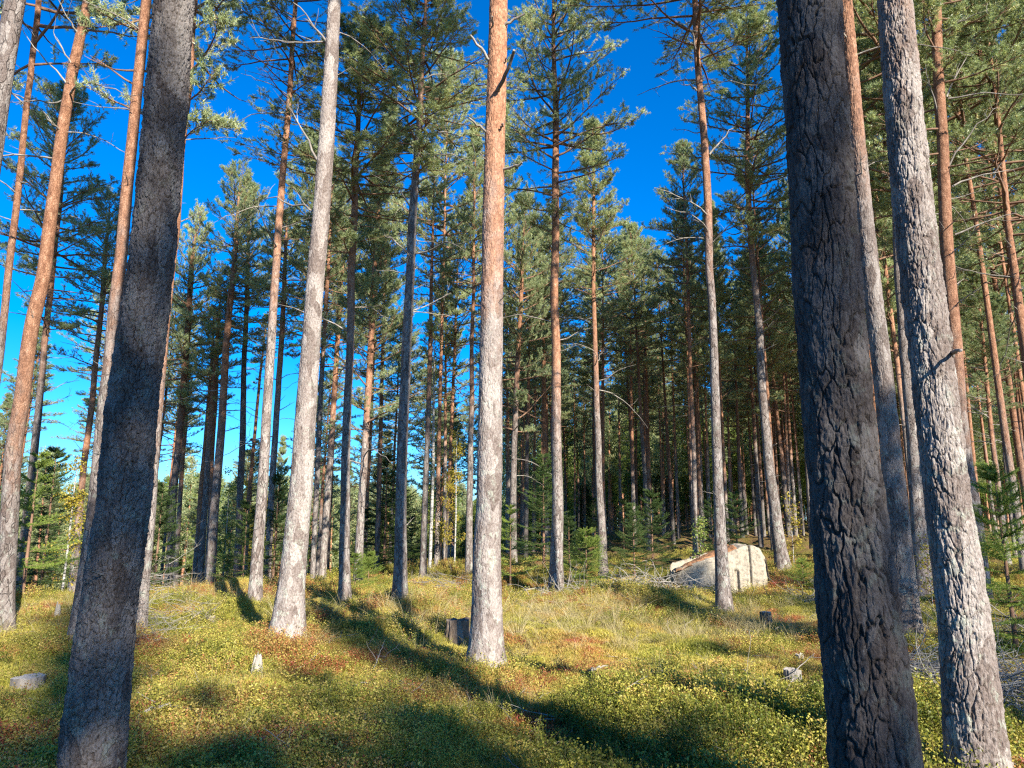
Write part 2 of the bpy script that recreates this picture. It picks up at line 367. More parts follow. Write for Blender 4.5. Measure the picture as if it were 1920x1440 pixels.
# ------------------------------------------------------------------ pine crowns
def needles(mb, P, D, rng, n=16, ln=.075, wd=.009, m=1, age=None):
    P = np.repeat(P, n, 0); D = np.repeat(D, n, 0); k = len(P)
    q = rng.normal(size=(k, 3)); q /= np.linalg.norm(q, axis=1)[:, None]
    d = D*.65+q; d /= np.linalg.norm(d, axis=1)[:, None]
    base = P+D*rng.uniform(-.03, .07, (k, 1))
    s = np.cross(d, rng.normal(size=(k, 3))); s /= np.linalg.norm(s, axis=1)[:, None]+1e-9
    l = ln*rng.uniform(.7, 1.2, (k, 1)); w = wd*.5
    A = base+s*w; B = base-s*w; C = base+d*l
    a = np.repeat(age, n)+rng.normal(0, .05, k)
    mb.tris(A, B, C, m, np.clip(a, 0, 1))
def norm(v): return v/(np.linalg.norm(v)+1e-9)
def crown_mesh(name, seed, H=8., Rr=2.1, shape='oval', dens=1., nn=20, ln=.075, wd=.012, spacing=.33, step=.10):
    rng = np.random.default_rng(seed); mb = MB(); TP = []; TD = []; TA = []
    z = .05
    while z < H-.1:
        t = z/H
        if shape == 'oval': pr = (math.sin(math.pi*min(1, .22+.78*t))**.7)*(1.0 if t > .2 else .8)
        elif shape == 'cone': pr = (1-t)**.85*1.15*(1 if t > .12 else .75)
        else: pr = (math.sin(math.pi*min(1, .35+.62*t))**.5)
        pr = max(pr, .12)
        nb = rng.integers(2, 4) if t < .25 else rng.integers(3, 6)
        nb = max(1, int(round(nb*dens)))
        a0 = rng.uniform(0, 6.28)
        for b in range(nb):
            if rng.random() < .12: continue
            az = a0+b*6.283/nb+rng.normal(0, .3); Lb = Rr*pr*rng.uniform(.55, 1.2)
            el = R(-8+58*t**1.3+rng.normal(0, 9)) if shape != 'cone' else R(8+45*t+rng.normal(0, 8))
            bare = t < .22 and rng.random() < .45
            npt = 8; pts = [np.array([0, 0, z+rng.uniform(-.08, .08)])]; d = np.array([math.cos(az)*math.cos(el), math.sin(az)*math.cos(el), math.sin(el)])
            for s in range(npt):
                d = norm(d+np.array([rng.normal(0, .1), rng.normal(0, .1), rng.normal(.035, .07)])); pts.append(pts[-1]+d*Lb/npt)
            pts = np.array(pts); r0 = .011+.011*Lb
            mb.tube(pts, np.linspace(r0, .004, npt+1), 4, 0, .5, False)
            for s in range(2, npt+1):
                fr = s/npt
                if bare and rng.random() < .7: continue
                for side in (-1, 1):
                    for rep in range(2 if fr > .5 else 1):
                        if rng.random() < .14: continue
                        dd = norm(pts[min(s, npt)]-pts[s-1]); lat = norm(np.cross(dd, [0, 0, 1]))
                        tl = (.16+.42*(1-fr)*Lb*.5)*rng.uniform(.6, 1.25)+.05
                        td = norm(dd*rng.uniform(.5, 1.1)+lat*side*rng.uniform(.5, 1.)+np.array([0, 0, rng.uniform(-.1, .55)]))
                        k = max(2, int(tl/.09)); q = [pts[s]-dd*rng.uniform(0, Lb/npt)]
                        for _ in range(k):
                            td = norm(td+np.array([rng.normal(0, .12), rng.normal(0, .12), rng.normal(.08, .08)])); q.append(q[-1]+td*tl/k)
                        q = np.array(q); mb.tube(q[[0, k//2, k]], [.006, .004, .003], 3, 0, .5, False)
                        if bare: continue
                        for i in range(1, k+1):
                            if fr < .35 and i < k*.4: continue
                            TP.append(q[i]+rng.normal(0, .012, 3)); TD.append(norm(q[i]-q[i-1]))
                            TA.append(.42+.30*(1-i/k)*rng.random()+rng.normal(0, .10)+(.25 if rng.random() < .07 else 0))
                            if i == k:
                                for _ in range(2):
                                    TP.append(q[i]+rng.normal(0, .045, 3)); TD.append(norm(td+rng.normal(0, .5, 3))); TA.append(.38+rng.normal(0, .1))
        z += spacing*rng.uniform(.7, 1.3)
    for i in range(10):
        TP.append(np.array([rng.normal(0, .07), rng.normal(0, .07), H-rng.uniform(0, .4)])); TD.append(np.array([0, 0, 1.])); TA.append(.4)
    needles(mb, np.array(TP), np.array(TD), rng, nn, ln, wd, 1, np.array(TA))
    return mb.mesh(name, [M_twig, M_need])
CROWNS = []
for i, (sh, Hc, Rc) in enumerate([('oval', 8, 2.3), ('oval', 8, 2.0), ('flat', 8, 2.3), ('oval', 8, 1.8), ('cone', 8, 1.7), ('cone', 8, 1.9), ('flat', 8, 2.0)]):
    CROWNS.append(crown_mesh('pine_crown', 100+i, Hc, Rc, sh, 1.0))
CR_SPARSE = [crown_mesh('pine_crown_sparse', 200+i, 8, 1.9, 'oval', .62) for i in range(2)]

def dead_branch_mesh(seed, L=1.3):
    rng = np.random.default_rng(seed); mb = MB(); d = np.array([1, 0, rng.uniform(-.05, .35)]); d = norm(d); p = np.zeros(3); P = [p]
    for s in range(9):
        d = norm(d+np.array([0, rng.normal(0, .13), rng.normal(-.01, .12)])); p = p+d*L/9; P.append(p)
    P = np.array(P); mb.tube(P, np.linspace(.016, .004, 10), 5)
    for s in range(2, 10):
        if rng.random() < .75:
            td = norm(norm(P[s]-P[s-1])+np.array([0, rng.choice([-1, 1])*rng.uniform(.4, 1.0), rng.uniform(-.3, .5)])); q = [P[s]]
            tl = rng.uniform(.12, .5)*L*.5
            for _ in range(4): td = norm(td+rng.normal(0, .18, 3)); q.append(q[-1]+td*tl/4)
            mb.tube(np.array(q), np.linspace(.006, .002, 5), 3)
            if rng.random() < .6:
                td = norm(td+rng.normal(0, .6, 3)); mb.tube(np.array([q[2], q[2]+td*.08, q[2]+td*.16]), [.004, .003, .002], 3)
    return mb.mesh('dead_branch', [M_dead])
DEADB = [dead_branch_mesh(300+i, L) for i, L in enumerate([1.3, 1.6, .9, 1.9, 1.1, .6])]

BASES = []
def add_pine(base, pts, H, crown_z, crown_r, label, group=None, orange=5., dark=0., hero=None, crown=None, ndead=4, seed=0, name='pine_tree', sparse=False):
    """pts: world (x, y, z, r) along the visible trunk; extended to height H above base"""
    x0, y0, z0 = base; rng = random.Random(seed*31+5)
    root = empty(name, (x0, y0, z0)); tag(root, label, 'tree', group)
    BASES.append((x0, y0))
    loc = [(px-x0, py-y0, pz-z0, r) for px, py, pz, r in pts]
    loc.sort(key=lambda p: p[2]); lo = loc[0]; hi = loc[-1]
    q = [(lo[0]-(hi[0]-lo[0])/(hi[2]-lo[2]+.01)*(lo[2]+.3)*.5, lo[1], -.3, lo[3])]+[p for p in loc if p[2] > -.25]
    # extend upwards
    if hi[2] < H-.3:
        rate = (hi[0]-loc[max(0, len(loc)-3)][0])/max(.5, hi[2]-loc[max(0, len(loc)-3)][2])
        q.append((hi[0]+rate*.7*(H-hi[2]), hi[1]+rng.uniform(-.2, .2), H, .018))
        if hi[2] < H*.5:
            zm = (hi[2]+H)/2; q.insert(-1, (hi[0]+rate*.7*(zm-hi[2]), hi[1], zm, hi[3]*.62))
    if hero:
        seg, dz, bark, split = hero
        me = trunk_mesh('trunk', q, seg, dz, .04 if seg > 220 else .38, seed, bark, [M_bark_hero])
    else:
        me = trunk_mesh('trunk', q, 22, .12, .35, seed, None, [M_bark])
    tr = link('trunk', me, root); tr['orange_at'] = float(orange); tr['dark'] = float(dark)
    P = np.array(sorted(q, key=lambda p: p[2]))
    if crown_z is not None and crown_z < H:
        cxx = float(np.interp(crown_z, P[:, 2], P[:, 0])); cyy = float(np.interp(crown_z, P[:, 2], P[:, 1]))
        tx = float(np.interp(H, P[:, 2], P[:, 0])); tyy = float(np.interp(H, P[:, 2], P[:, 1]))
        cm = (CR_SPARSE[seed % 2] if sparse else CROWNS[seed % len(CROWNS)]) if crown is None else CROWNS[crown]
        c = link('crown', cm, root); s = (H-crown_z)/8.
        c.location = (cxx, cyy, crown_z); sr = crown_r/2.0
        c.scale = (sr, sr, s)
        c.rotation_mode = 'QUATERNION'
        c.rotation_quaternion = Vector((tx-cxx, tyy-cyy, H-crown_z)).to_track_quat('Z', 'Y') @ Euler((0, 0, rng.uniform(0, 6.28))).to_quaternion()
    for i in range(ndead):
        zt = rng.uniform((crown_z or H*.6)*.62, (crown_z or H*.6)+.2)
        cx_ = float(np.interp(zt, P[:, 2], P[:, 0])); cy_ = float(np.interp(zt, P[:, 2], P[:, 1]))
        d = link('dead_branch', rng.choice(DEADB), root); d.location = (cx_, cy_, zt)
        d.rotation_euler = (rng.uniform(-.3, .3), rng.uniform(-.45, .15), rng.uniform(0, 6.28)); s = rng.uniform(.6, 1.2); d.scale = (s, s, s)
    for i in range(5 if hero is None else 3):
        zt = rng.uniform(1.2, (crown_z or H*.6)*.9); d = link('branch_stub', DEADB[5], root); an = rng.uniform(0, 6.28)
        rr_ = float(np.interp(zt, P[:, 2], P[:, 3]))*.8
        d.location = (float(np.interp(zt, P[:, 2], P[:, 0]))+rr_*math.cos(an), float(np.interp(zt, P[:, 2], P[:, 1]))+rr_*math.sin(an), zt)
        d.rotation_euler = (0, rng.uniform(-.5, .2), an); q_ = rng.uniform(.18, .45); d.scale = (q_, q_*1.2, q_*1.2)
    return root, tr, P

# traced trees: label, base pixel, depth (None: where the pixel meets the ground), points (px, py, width px), height, crown bottom z, crown radius, orange height, dark, sparse/ndead
T = []
def tree(label, bp, pts, H, cz, cr, orange, depth=None, dark=.22, hero=None, nd=4, sparse=False, crown=None, ext=None):
    Yd = depth or ground_hit(*bp); s = len(T)+1
    P = []
    for (x, y, w) in pts:
        a = at(x, y, Yd); P.append((a[0], a[1], a[2], w*a[3]/F/2*a[1]/math.hypot(a[0], a[1])))
    bx = at(bp[0], bp[1], Yd)[0]; bz = tz(bx, Yd)
    if ext:          # crown top and bottom given as heights seen in the photograph
        H = at(960, ext[0], Yd)[2]-bz; cz = at(960, ext[1], Yd)[2]-bz; cr = ext[2]
        P = [p for p in P if p[2] < bz+H-.4]
    r = add_pine((bx, Yd, bz), P, H, cz, cr, label, 'pines one can tell apart' if False else None, orange, dark, hero, crown, nd, s, sparse=sparse)
    T.append((r, Yd)); return r

# --- foreground heroes
H_BIG = (340, .0075, (.026, .060, .30, .55), 0)
H_R2 = (280, .0075, (.017, .040, .16, .6), 0)
H_L = (300, .007, (.019, .036, .060, 1.1), 0)
H_C = (200, .012, (.010, .042, .11, .5), 0)
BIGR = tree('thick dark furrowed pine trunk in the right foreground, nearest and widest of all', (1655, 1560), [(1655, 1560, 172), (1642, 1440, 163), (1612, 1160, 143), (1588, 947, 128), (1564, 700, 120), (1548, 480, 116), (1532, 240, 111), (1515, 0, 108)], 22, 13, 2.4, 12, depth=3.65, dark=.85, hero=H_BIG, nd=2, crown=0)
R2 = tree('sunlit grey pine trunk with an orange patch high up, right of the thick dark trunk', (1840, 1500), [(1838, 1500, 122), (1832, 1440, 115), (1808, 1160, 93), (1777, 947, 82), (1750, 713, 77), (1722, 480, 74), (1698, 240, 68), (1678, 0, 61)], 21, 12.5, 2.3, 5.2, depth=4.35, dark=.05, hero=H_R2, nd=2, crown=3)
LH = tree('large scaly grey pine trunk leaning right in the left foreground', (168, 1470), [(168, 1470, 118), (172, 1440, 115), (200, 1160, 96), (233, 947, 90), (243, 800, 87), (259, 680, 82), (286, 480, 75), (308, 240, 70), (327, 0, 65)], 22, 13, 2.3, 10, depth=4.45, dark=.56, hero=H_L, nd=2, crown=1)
CH = tree('straight sunlit pine in the middle, grey below and pinkish orange with snapped stubs above', (910, 1233), [(910, 1233, 60), (912, 1193, 56), (913, 1027, 50), (917, 947, 46), (920, 713, 42), (923, 513, 39), (925, 400, 38), (928, 267, 36), (932, 133, 34), (935, 0, 32)], 21, 13.5, 2.0, 4.4, dark=0., depth=8.25, hero=H_C, nd=0, crown=3)
G2 = tree('pale grey pine with flared foot on a rusty mound, left of centre', (538, 1190), [(538, 1190, 56), (547, 1093, 47), (557, 993, 44), (565, 913, 42), (573, 780, 38), (583, 647, 34), (592, 513, 31), (600, 433, 31), (612, 267, 29), (620, 133, 26), (627, 0, 22)], 20, 12, 2.2, 11, depth=9.25, dark=0., hero=(200, .012, (.009, .04, .08, .6), 0), nd=2, crown=0)
# --- left
tree('trunk crossing the upper left corner of the picture, cut off by the left edge', (-165, 1300), [(-165, 1300, 62), (-110, 900, 54), (-20, 290, 46), (30, 0, 42)], 21, 12, 2.0, 9, depth=7.6, nd=2)
tree('slim dark pine stem leaving the left edge halfway down', (-75, 1220), [(-75, 1220, 20), (-20, 800, 18), (0, 660, 16), (20, 480, 15), (48, 230, 13), (72, 0, 12)], 19, 10, 1.9, 5, depth=12, dark=.45, nd=6, crown=2)
tree('orange pine at the far left edge with shadow bands down its trunk', (5, 1173), [(5, 1173, 40), (17, 947, 36), (23, 847, 34), (43, 747, 32), (60, 613, 30), (83, 513, 28), (97, 400, 26), (115, 267, 24), (137, 133, 22), (160, 20, 19)], 19, 11.5, 2.0, 2.6, nd=6, dark=.34, depth=10.6)
tree('dark thin pine close behind the orange pine at the far left', (32, 1140), [(32, 1140, 21), (55, 923, 17), (72, 780, 15), (83, 647, 13), (97, 530, 12), (112, 380, 9)], 15, 8.0, 2.2, 6, dark=.4, nd=6, crown=0, depth=18, ext=(180, 620, 1.7))
tree('slim pale orange pine with a low crown left of the scaly trunk and its neighbour', (132, 1135), [(132, 1135, 17), (150, 947, 14), (158, 863, 13), (173, 747, 12), (190, 580, 10), (198, 480, 8)], 17, 9.2, 2.6, 2.5, nd=6, crown=2, depth=22, ext=(380, 690, 1.5))
tree('orange pine just left of the big scaly trunk, grey towards the ground', (147, 1190), [(147, 1190, 34), (180, 947, 30), (188, 847, 29), (197, 747, 28), (207, 680, 27), (217, 580, 26), (230, 467, 24), (240, 333, 23), (248, 250, 22), (258, 150, 21), (273, 0, 20)], 20, 12, 2.0, 4.4, nd=4, dark=.34, depth=9.8)
tree('slim reddish pine stem hugging the right side of the big scaly trunk', (265, 1183), [(265, 1183, 20), (287, 880, 16), (297, 780, 14), (307, 647, 13), (322, 513, 13), (333, 433, 13), (340, 283, 14), (353, 167, 14), (363, 0, 14)], 17, 7.5, 1.8, 3.2, nd=4, crown=0)
tree('dark pine with a heavy low crown, first to the right of the scaly trunk', (315, 1103), [(315, 1103, 15), (327, 913, 14), (340, 780, 13), (350, 647, 12), (360, 497, 10)], 15.5, 7.2, 2.5, 5, dark=.5, nd=5, crown=2, depth=25, ext=(420, 800, 1.5))
tree('thin light stem right beside the dark heavy-crowned pine', (328, 1106), [(328, 1106, 10), (337, 930, 9), (347, 813, 9), (357, 707, 7)], 12.5, 7.5, 1.3, 3, nd=3, crown=5, depth=27, ext=(690, 860, 0.8))
tree('leftmost and palest stem of the tight clump of four pines', (363, 1106), [(363, 1106, 10), (375, 947, 9), (383, 847, 8), (397, 680, 7)], 14, 8.3, 1.6, 2, nd=3, crown=6, depth=27, ext=(590, 770, 0.95))
tree('second stem from the left in the tight clump of four pines', (374, 1112), [(374, 1112, 13), (385, 947, 12), (393, 813, 10), (402, 700, 9)], 15.5, 7.8, 1.9, 4.5, dark=.25, nd=4, crown=2, depth=25, ext=(540, 780, 1.2))
tree('thinnest stem squeezed inside the tight clump of four pines', (386, 1106), [(386, 1106, 9), (394, 947, 8), (401, 813, 7), (408, 700, 6)], 13.5, 8.5, 1.3, 3, nd=2, crown=5, depth=28, ext=(620, 760, 0.8))
tree('thickest and rightmost stem of the tight clump of four pines', (395, 1110), [(395, 1110, 19), (403, 947, 17), (417, 780, 15), (425, 647, 13), (437, 513, 11)], 16.5, 9.2, 2.2, 4.5, dark=.2, nd=5, crown=6, depth=23, ext=(330, 640, 1.5))
tree('dark straight pine against the pale sky, right of the tight clump', (443, 1104), [(443, 1104, 15), (450, 947, 13), (455, 813, 12), (458, 680, 10), (463, 547, 9)], 15.5, 8.7, 1.9, 9, dark=.5, nd=5, crown=1, depth=25, ext=(350, 680, 1.4))
tree('spindly leaning stem against the sky with a tiny dark crown', (460, 1070), [(460, 1070, 8), (467, 930, 7), (480, 780, 6), (488, 697, 5)], 13, 9.6, .9, 3, nd=2, crown=3, depth=30, ext=(590, 720, 0.7))
tree('slender pale-barked pine with nearly bare twigs at its top, left of the flared grey pine', (475, 1158), [(475, 1158, 26), (488, 953, 21), (493, 880, 20), (503, 747, 18), (510, 613, 16), (518, 513, 15), (523, 433, 14), (533, 300, 12), (543, 200, 11), (548, 83, 9), (555, 0, 8)], 13.5, 9.7, 1.8, 5.6, dark=.02, depth=12.9, nd=9, sparse=True)
tree('orange-topped pine immediately behind the slender pale-barked one', (500, 1105), [(500, 1105, 14), (507, 947, 13), (515, 847, 12), (523, 713, 11), (530, 613, 10), (533, 513, 8)], 15, 9.0, 2.0, 5.5, dark=.12, nd=4, crown=0, depth=22, ext=(400, 660, 1.4))
tree('thin dark stem right beside the flared grey pine', (585, 1092), [(585, 1092, 10), (597, 847, 10), (603, 713, 9), (613, 547, 8), (616, 480, 6)], 15, 8.3, 1.8, 7, dark=.3, nd=4, depth=22, ext=(320, 690, 1.4))
tree('rusty thin pine second to the right of the flared grey pine', (603, 1090), [(603, 1090, 14), (613, 947, 13), (622, 813, 11), (628, 713, 10), (635, 613, 8)], 14, 8.2, 1.9, 4.2, dark=.1, nd=4, crown=6, depth=23, ext=(430, 720, 1.4))
tree('brown upright pine with a full light crown, left of the dark-topped one', (645, 1133), [(645, 1133, 22), (648, 880, 17), (655, 713, 15), (658, 513, 14), (662, 467, 13), (667, 333, 12), (673, 217, 9)], 16.5, 8.6, 2.6, 4.5, dark=.2, nd=5, crown=0, ext=(60, 480, 1.9))
tree('red-barked pine with tiered branches facing the open sky, right of the brown upright one', (670, 1105), [(670, 1105, 18), (678, 947, 14), (688, 780, 13), (695, 647, 12), (703, 513, 10), (710, 367, 8)], 16, 7.0, 2.3, 3.6, depth=17.5, dark=.1, nd=6, crown=5, ext=(320, 810, 1.7))
tree('tall dark pine with long bare side branches, midway between centre tree and left group', (750, 1127), [(750, 1127, 27), (752, 947, 21), (755, 813, 20), (762, 647, 18), (770, 513, 17), (773, 433, 16), (783, 283, 13), (787, 183, 11), (793, 83, 8)], 14.2, 8.8, 2.2, 8.2, dark=.28, nd=9, crown=0, ext=(-40, 340, 1.7))
tree('thin dark pine beside the white birch stem', (793, 1100), [(793, 1100, 13), (798, 913, 11), (803, 780, 9), (807, 647, 8), (810, 513, 6)], 14.5, 7.5, 2.0, 5, dark=.3, nd=8, sparse=True, depth=22, ext=(330, 640, 1.4))
tree('thin orange pine almost touching the left side of the central trunk', (878, 1090), [(878, 1090, 14), (882, 880, 11), (885, 680, 8), (887, 547, 6)], 14, 8.4, 1.9, 5, nd=5, crown=5, depth=22, ext=(240, 600, 1.4))
tree('dark pine with a crooked hanging limb, just right of the central trunk', (962, 1060), [(962, 1060, 14), (963, 913, 12), (967, 747, 10), (973, 647, 9), (978, 530, 7)], 13.8, 7.6, 2.2, 5.5, dark=.35, nd=5, crown=2, depth=24, ext=(390, 810, 1.5))
tree('tall reddish pine right of centre with a broad irregular dark crown against the sky', (1042, 1098), [(1042, 1098, 26), (1045, 913, 20), (1042, 680, 17), (1040, 547, 15), (1042, 467, 14), (1040, 333, 13), (1042, 200, 11), (1037, 67, 7)], 16.4, 8.6, 2.6, 4.0, depth=16.2, dark=.08, nd=7, crown=0, ext=(-70, 440, 1.8))
tree('curving pine with a light pointed crown standing right of the tall reddish one', (1133, 1085), [(1133, 1085, 18), (1123, 913, 13), (1118, 747, 11), (1115, 647, 9), (1113, 547, 8), (1113, 383, 6)], 14.4, 8.4, 2.6, 5.0, dark=.2, nd=6, crown=4, depth=19, ext=(225, 560, 1.55))
tree('bare-topped slim pine standing in front of the split boulder', (1357, 1145), [(1357, 1145, 30), (1347, 947, 20), (1340, 747, 17), (1335, 613, 15), (1330, 513, 15), (1328, 400, 15), (1322, 267, 14), (1310, 133, 12), (1303, 0, 11)], 15, 10.3, 2.4, 6.5, nd=8, depth=12.6, sparse=True)
tree('leaning dark-footed pine behind and right of the split boulder', (1468, 1072), [(1468, 1072, 27), (1443, 880, 19), (1430, 747, 16), (1423, 613, 14), (1413, 513, 12), (1408, 450, 11), (1402, 333, 10), (1402, 200, 8)], 18, 9.6, 2.6, 8.2, depth=19.5, dark=.25, nd=7, crown=0, ext=(40, 470, 1.9))
tree('thin upright pine far behind, left of the slim pine before the boulder', (1305, 1052), [(1305, 1052, 10), (1302, 880, 9), (1295, 713, 7), (1290, 547, 6)], 17.5, 10.5, 2.3, 4, depth=26, dark=.15, nd=5, crown=1, ext=(270, 610, 1.5))
tree('golden orange pine half hidden behind the thick dark trunk', (1700, 1195), [(1703, 1195, 52), (1680, 947, 42), (1667, 813, 39), (1657, 713, 37), (1640, 580, 34), (1620, 400, 32), (1608, 267, 28), (1597, 133, 25), (1585, 0, 24)], 18, 9.6, 2.0, 6.3, dark=.3, depth=9.15, hero=(160, .016, (.011, .04, .11, .6), 0), nd=5, crown=3)
tree('sunlit grey pine seen in the gap between the two big right trunks', (1733, 1110), [(1733, 1110, 38), (1720, 947, 28), (1710, 813, 25), (1697, 680, 20), (1687, 547, 17), (1678, 333, 13)], 18, 9.6, 2.4, 8.2, depth=14.8, nd=7, crown=0)
tree('orange pine with many long dead side branches, right of the orange-patched trunk', (1847, 1133), [(1847, 1133, 32), (1825, 947, 30), (1813, 880, 28), (1802, 780, 27), (1793, 647, 27), (1780, 513, 27), (1773, 433, 26), (1767, 267, 23), (1758, 133, 22), (1755, 0, 21)], 17, 8.3, 2.3, 3.6, nd=9, dark=.36, depth=13.4, sparse=True)
tree('orange pine leaving the right edge of the picture in its upper half', (2010, 1130), [(2010, 1130, 28), (1960, 860, 22), (1913, 600, 18), (1903, 513, 17), (1893, 433, 15), (1880, 300, 11), (1868, 183, 8)], 14.5, 7.2, 2.3, 2.5, depth=14.5, nd=6, crown=6)
tree('slim golden pine with dead twigs near the right edge, left of its thinner twin', (1897, 1103), [(1897, 1103, 13), (1875, 947, 10), (1863, 847, 9), (1852, 747, 8), (1843, 630, 6)], 13, 7.5, 1.8, 2.2, depth=21, nd=7, crown=4, ext=(490, 760, 1.5))
tree('thin grey stem at the right edge beside the slim golden pine', (1909, 1096), [(1909, 1096, 9), (1893, 950, 8), (1880, 800, 7), (1872, 680, 5)], 13, 7.5, 1.5, 6, depth=22, nd=4, crown=5, ext=(560, 780, 1.2))

# snapped stubs on the central tree, long dead limbs on others
def px_branch(tr, r0, p0, p1, back=0., rad=.02, rad1=.012, bend=.0, twigs=0, m=None):
    (root, trunk, P), Yd = tr
    a = at(*p0, Yd-.05); b = at(*p1, Yd-.05+back)
    A = np.array(a[:3])-np.array(root.location); B = np.array(b[:3])-np.array(root.location)
    mb = MB(); n_ = 7; t = np.linspace(0, 1, n_)[:, None]
    pts = A*(1-t)+B*t; pts[:, 2] += bend*np.sin(t[:, 0]*math.pi)
    rng = np.random.default_rng(int(abs(p0[0]*7+p1[1]))); pts[1:-1] += rng.normal(0, .006+.01*np.linalg.norm(B-A), (n_-2, 3))
    mb.tube(pts, np.linspace(rad, rad1, n_), 7)
    for i in range(twigs):
        k_ = rng.integers(2, n_); d = norm(norm(B-A)+rng.normal(0, .7, 3)); l = rng.uniform(.15, .45)
        q = [pts[k_]]
        for _ in range(4): d = norm(d+rng.normal(0, .2, 3)); q.append(q[-1]+d*l/4)
        mb.tube(np.array(q), np.linspace(.007, .002, 5), 4)
    link('dead_branch', mb.mesh('dead_branch', [m or M_dead], True), root)
TR = {t[0][0]['label']: t for t in T}
ch = T[3]
for p0, p1, bk, rr in [((943, 50), (984, 26), -.1, .022), ((921, 114), (882, 66), -.1, .022), ((932, 178), (964, 94), -.55, .03), ((911, 247), (879, 221), -.1, .018), ((943, 318), (979, 304), -.2, .019), ((938, 242), (944, 232), -.15, .016), ((925, 52), (922, 30), -.2, .014), ((944, 120), (950, 108), -.1, .012), ((908, 300), (900, 285), -.1, .010)]:
    px_branch(ch, 0, p0, p1, bk, rr, rr*.6, m=M_grey if p0[0] in (921, 943) and p0[1] > 100 else None)
t36 = TR['orange pine with many long dead side branches, right of the orange-patched trunk']
for p0, p1 in [((1775, 182), (1828, 78)), ((1780, 310), (1862, 205)), ((1768, 262), (1735, 120)), ((1778, 185), (1920, 176)), ((1785, 350), (1900, 318)), ((1790, 440), (1905, 400)), ((1770, 60), (1850, 20))]:
    px_branch(t36, 0, p0, p1, random.uniform(-.6, .4), .02, .006, .05, 5)
t20 = TR['tall dark pine with long bare side branches, midway between centre tree and left group']
for p0, p1 in [((778, 320), (690, 262)), ((785, 290), (880, 300)), ((788, 250), (884, 262)), ((782, 345), (826, 332)), ((776, 400), (735, 345)), ((790, 150), (850, 140)), ((770, 480), (720, 440))]:
    px_branch(t20, 0, p0, p1, random.uniform(-.6, .6), .018, .005, .06, 4)
t15 = T[4]
for p0, p1 in [((615, 82), (550, 5)), ((595, 300), (540, 200)), ((602, 400), (500, 372))]:
    px_branch(t15, 0, p0, p1, random.uniform(.0, .8), .018, .006, .04, 4)
t13 = TR['slender pale-barked pine with nearly bare twigs at its top, left of the flared grey pine']
for p0, p1 in [((546, 90), (468, 70)), ((552, 30), (450, 8)), ((540, 140), (498, 118)), ((534, 270), (495, 225)), ((545, 215), (528, 190)), ((540, 220), (600, 208))]:
    px_branch(t13, 0, p0, p1, random.uniform(-.4, .4), .014, .004, .08, 6)
lt = TR['orange pine at the far left edge with shadow bands down its trunk']
for p0, p1 in [((128, 160), (50, 68)), ((134, 120), (100, 60)), ((113, 245), (85, 215)), ((145, 60), (110, 0))]:
    px_branch(lt, 0, p0, p1, -.3, .016, .005, -.03, 2, M_grey)
px_branch(T[1], 0, (1785, 668), (1800, 658), -.25, .016, .008, .02, 0)
t28 = TR['bare-topped slim pine standing in front of the split boulder']
for p0, p1 in [((1308, 60), (1220, 40)), ((1305, 20), (1345, -20)), ((1312, 110), (1285, 40)), ((1306, 170), (1282, 160)), ((1330, 290), (1375, 240))]:
    px_branch(t28, 0, p0, p1, random.uniform(-.4, .4), .02, .006, .05, 5)

# ------------------------------------------------------------------ background pines (individual copies)
BT = []
for i in range(5):
    rng = random.Random(i); r0 = .105+.012*i
    pts = [(0, 0, 0, r0)]; x = y = 0; lx = rng.uniform(-.03, .03); ly = rng.uniform(-.02, .02)
    for k_ in range(1, 9):
        lx += rng.uniform(-.012, .012); x += lx*2; y += ly*2; pts.append((x, y, k_*2, r0*(1-.82*(k_/8))+.006))
    pts.insert(0, (0, 0, -.5, r0))
    BT.append((trunk_mesh('trunk', pts, 12, .35, .2, i, None, [M_bark_far]), pts))
def bg_pine(x, y, H, cz, cr, label, group, rng, nd=2, ocl=3., crowns=None):
    z = tz(x, y); root = empty('pine_tree', (x, y, z), rng.uniform(0, 6.28)); tag(root, label, 'tree', group)
    i = rng.randrange(5); me, pts = BT[i]; tr = link('trunk', me, root); s = rng.uniform(.6, 1.0)
    tr.scale = (s, s, H/16.); tr['orange_at'] = ocl*16/H*rng.uniform(.5, 1.6); tr['dark'] = rng.choice([.1, .25, .4, .55])
    P = np.array(pts); zc = cz/H*16
    cx_ = float(np.interp(zc, P[:, 2], P[:, 0]))*s; cy_ = float(np.interp(zc, P[:, 2], P[:, 1]))*s
    tx = P[-1, 0]*s; ty = P[-1, 1]*s
    c = link('crown', rng.choice(crowns or CROWNS), root); c.location = (cx_, cy_, cz)
    c.rotation_mode = 'QUATERNION'; c.rotation_quaternion = Vector((tx-cx_, ty-cy_, H-cz)).to_track_quat('Z', 'Y') @ Euler((0, 0, rng.uniform(0, 6.28))).to_quaternion()
    c.scale = (cr/2, cr/2, (H-cz)/8.)
    for k_ in range(nd):
        zt = rng.uniform(cz*.35, cz); d = link('dead_branch', rng.choice(DEADB), root); zc = zt/H*16
        d.location = (float(np.interp(zc, P[:, 2], P[:, 0]))*s, float(np.interp(zc, P[:, 2], P[:, 1]))*s, zt)
        d.rotation_euler = (0, rng.uniform(-.3, .2), rng.uniform(0, 6.28)); q = rng.uniform(.5, 1.0); d.scale = (q, q, q)
    BASES.append((x, y))
ZONES = [(940, 1140, 'one of the slim orange stems in the dense stand between central trunk and boulder', 'dense stand left of the boulder'),
         (1140, 1330, 'one of the close-set reddish stems in the dark stand straight behind the brushwood', 'dense stand behind the brushwood'),
         (1330, 1520, 'one of the crowded stems deep in the dark wood behind the split boulder', 'dense stand behind the boulder'),
         (1520, 2060, 'one of the background pines glimpsed behind and right of the big right trunks', 'background pines on the right')]
rng = random.Random(42)
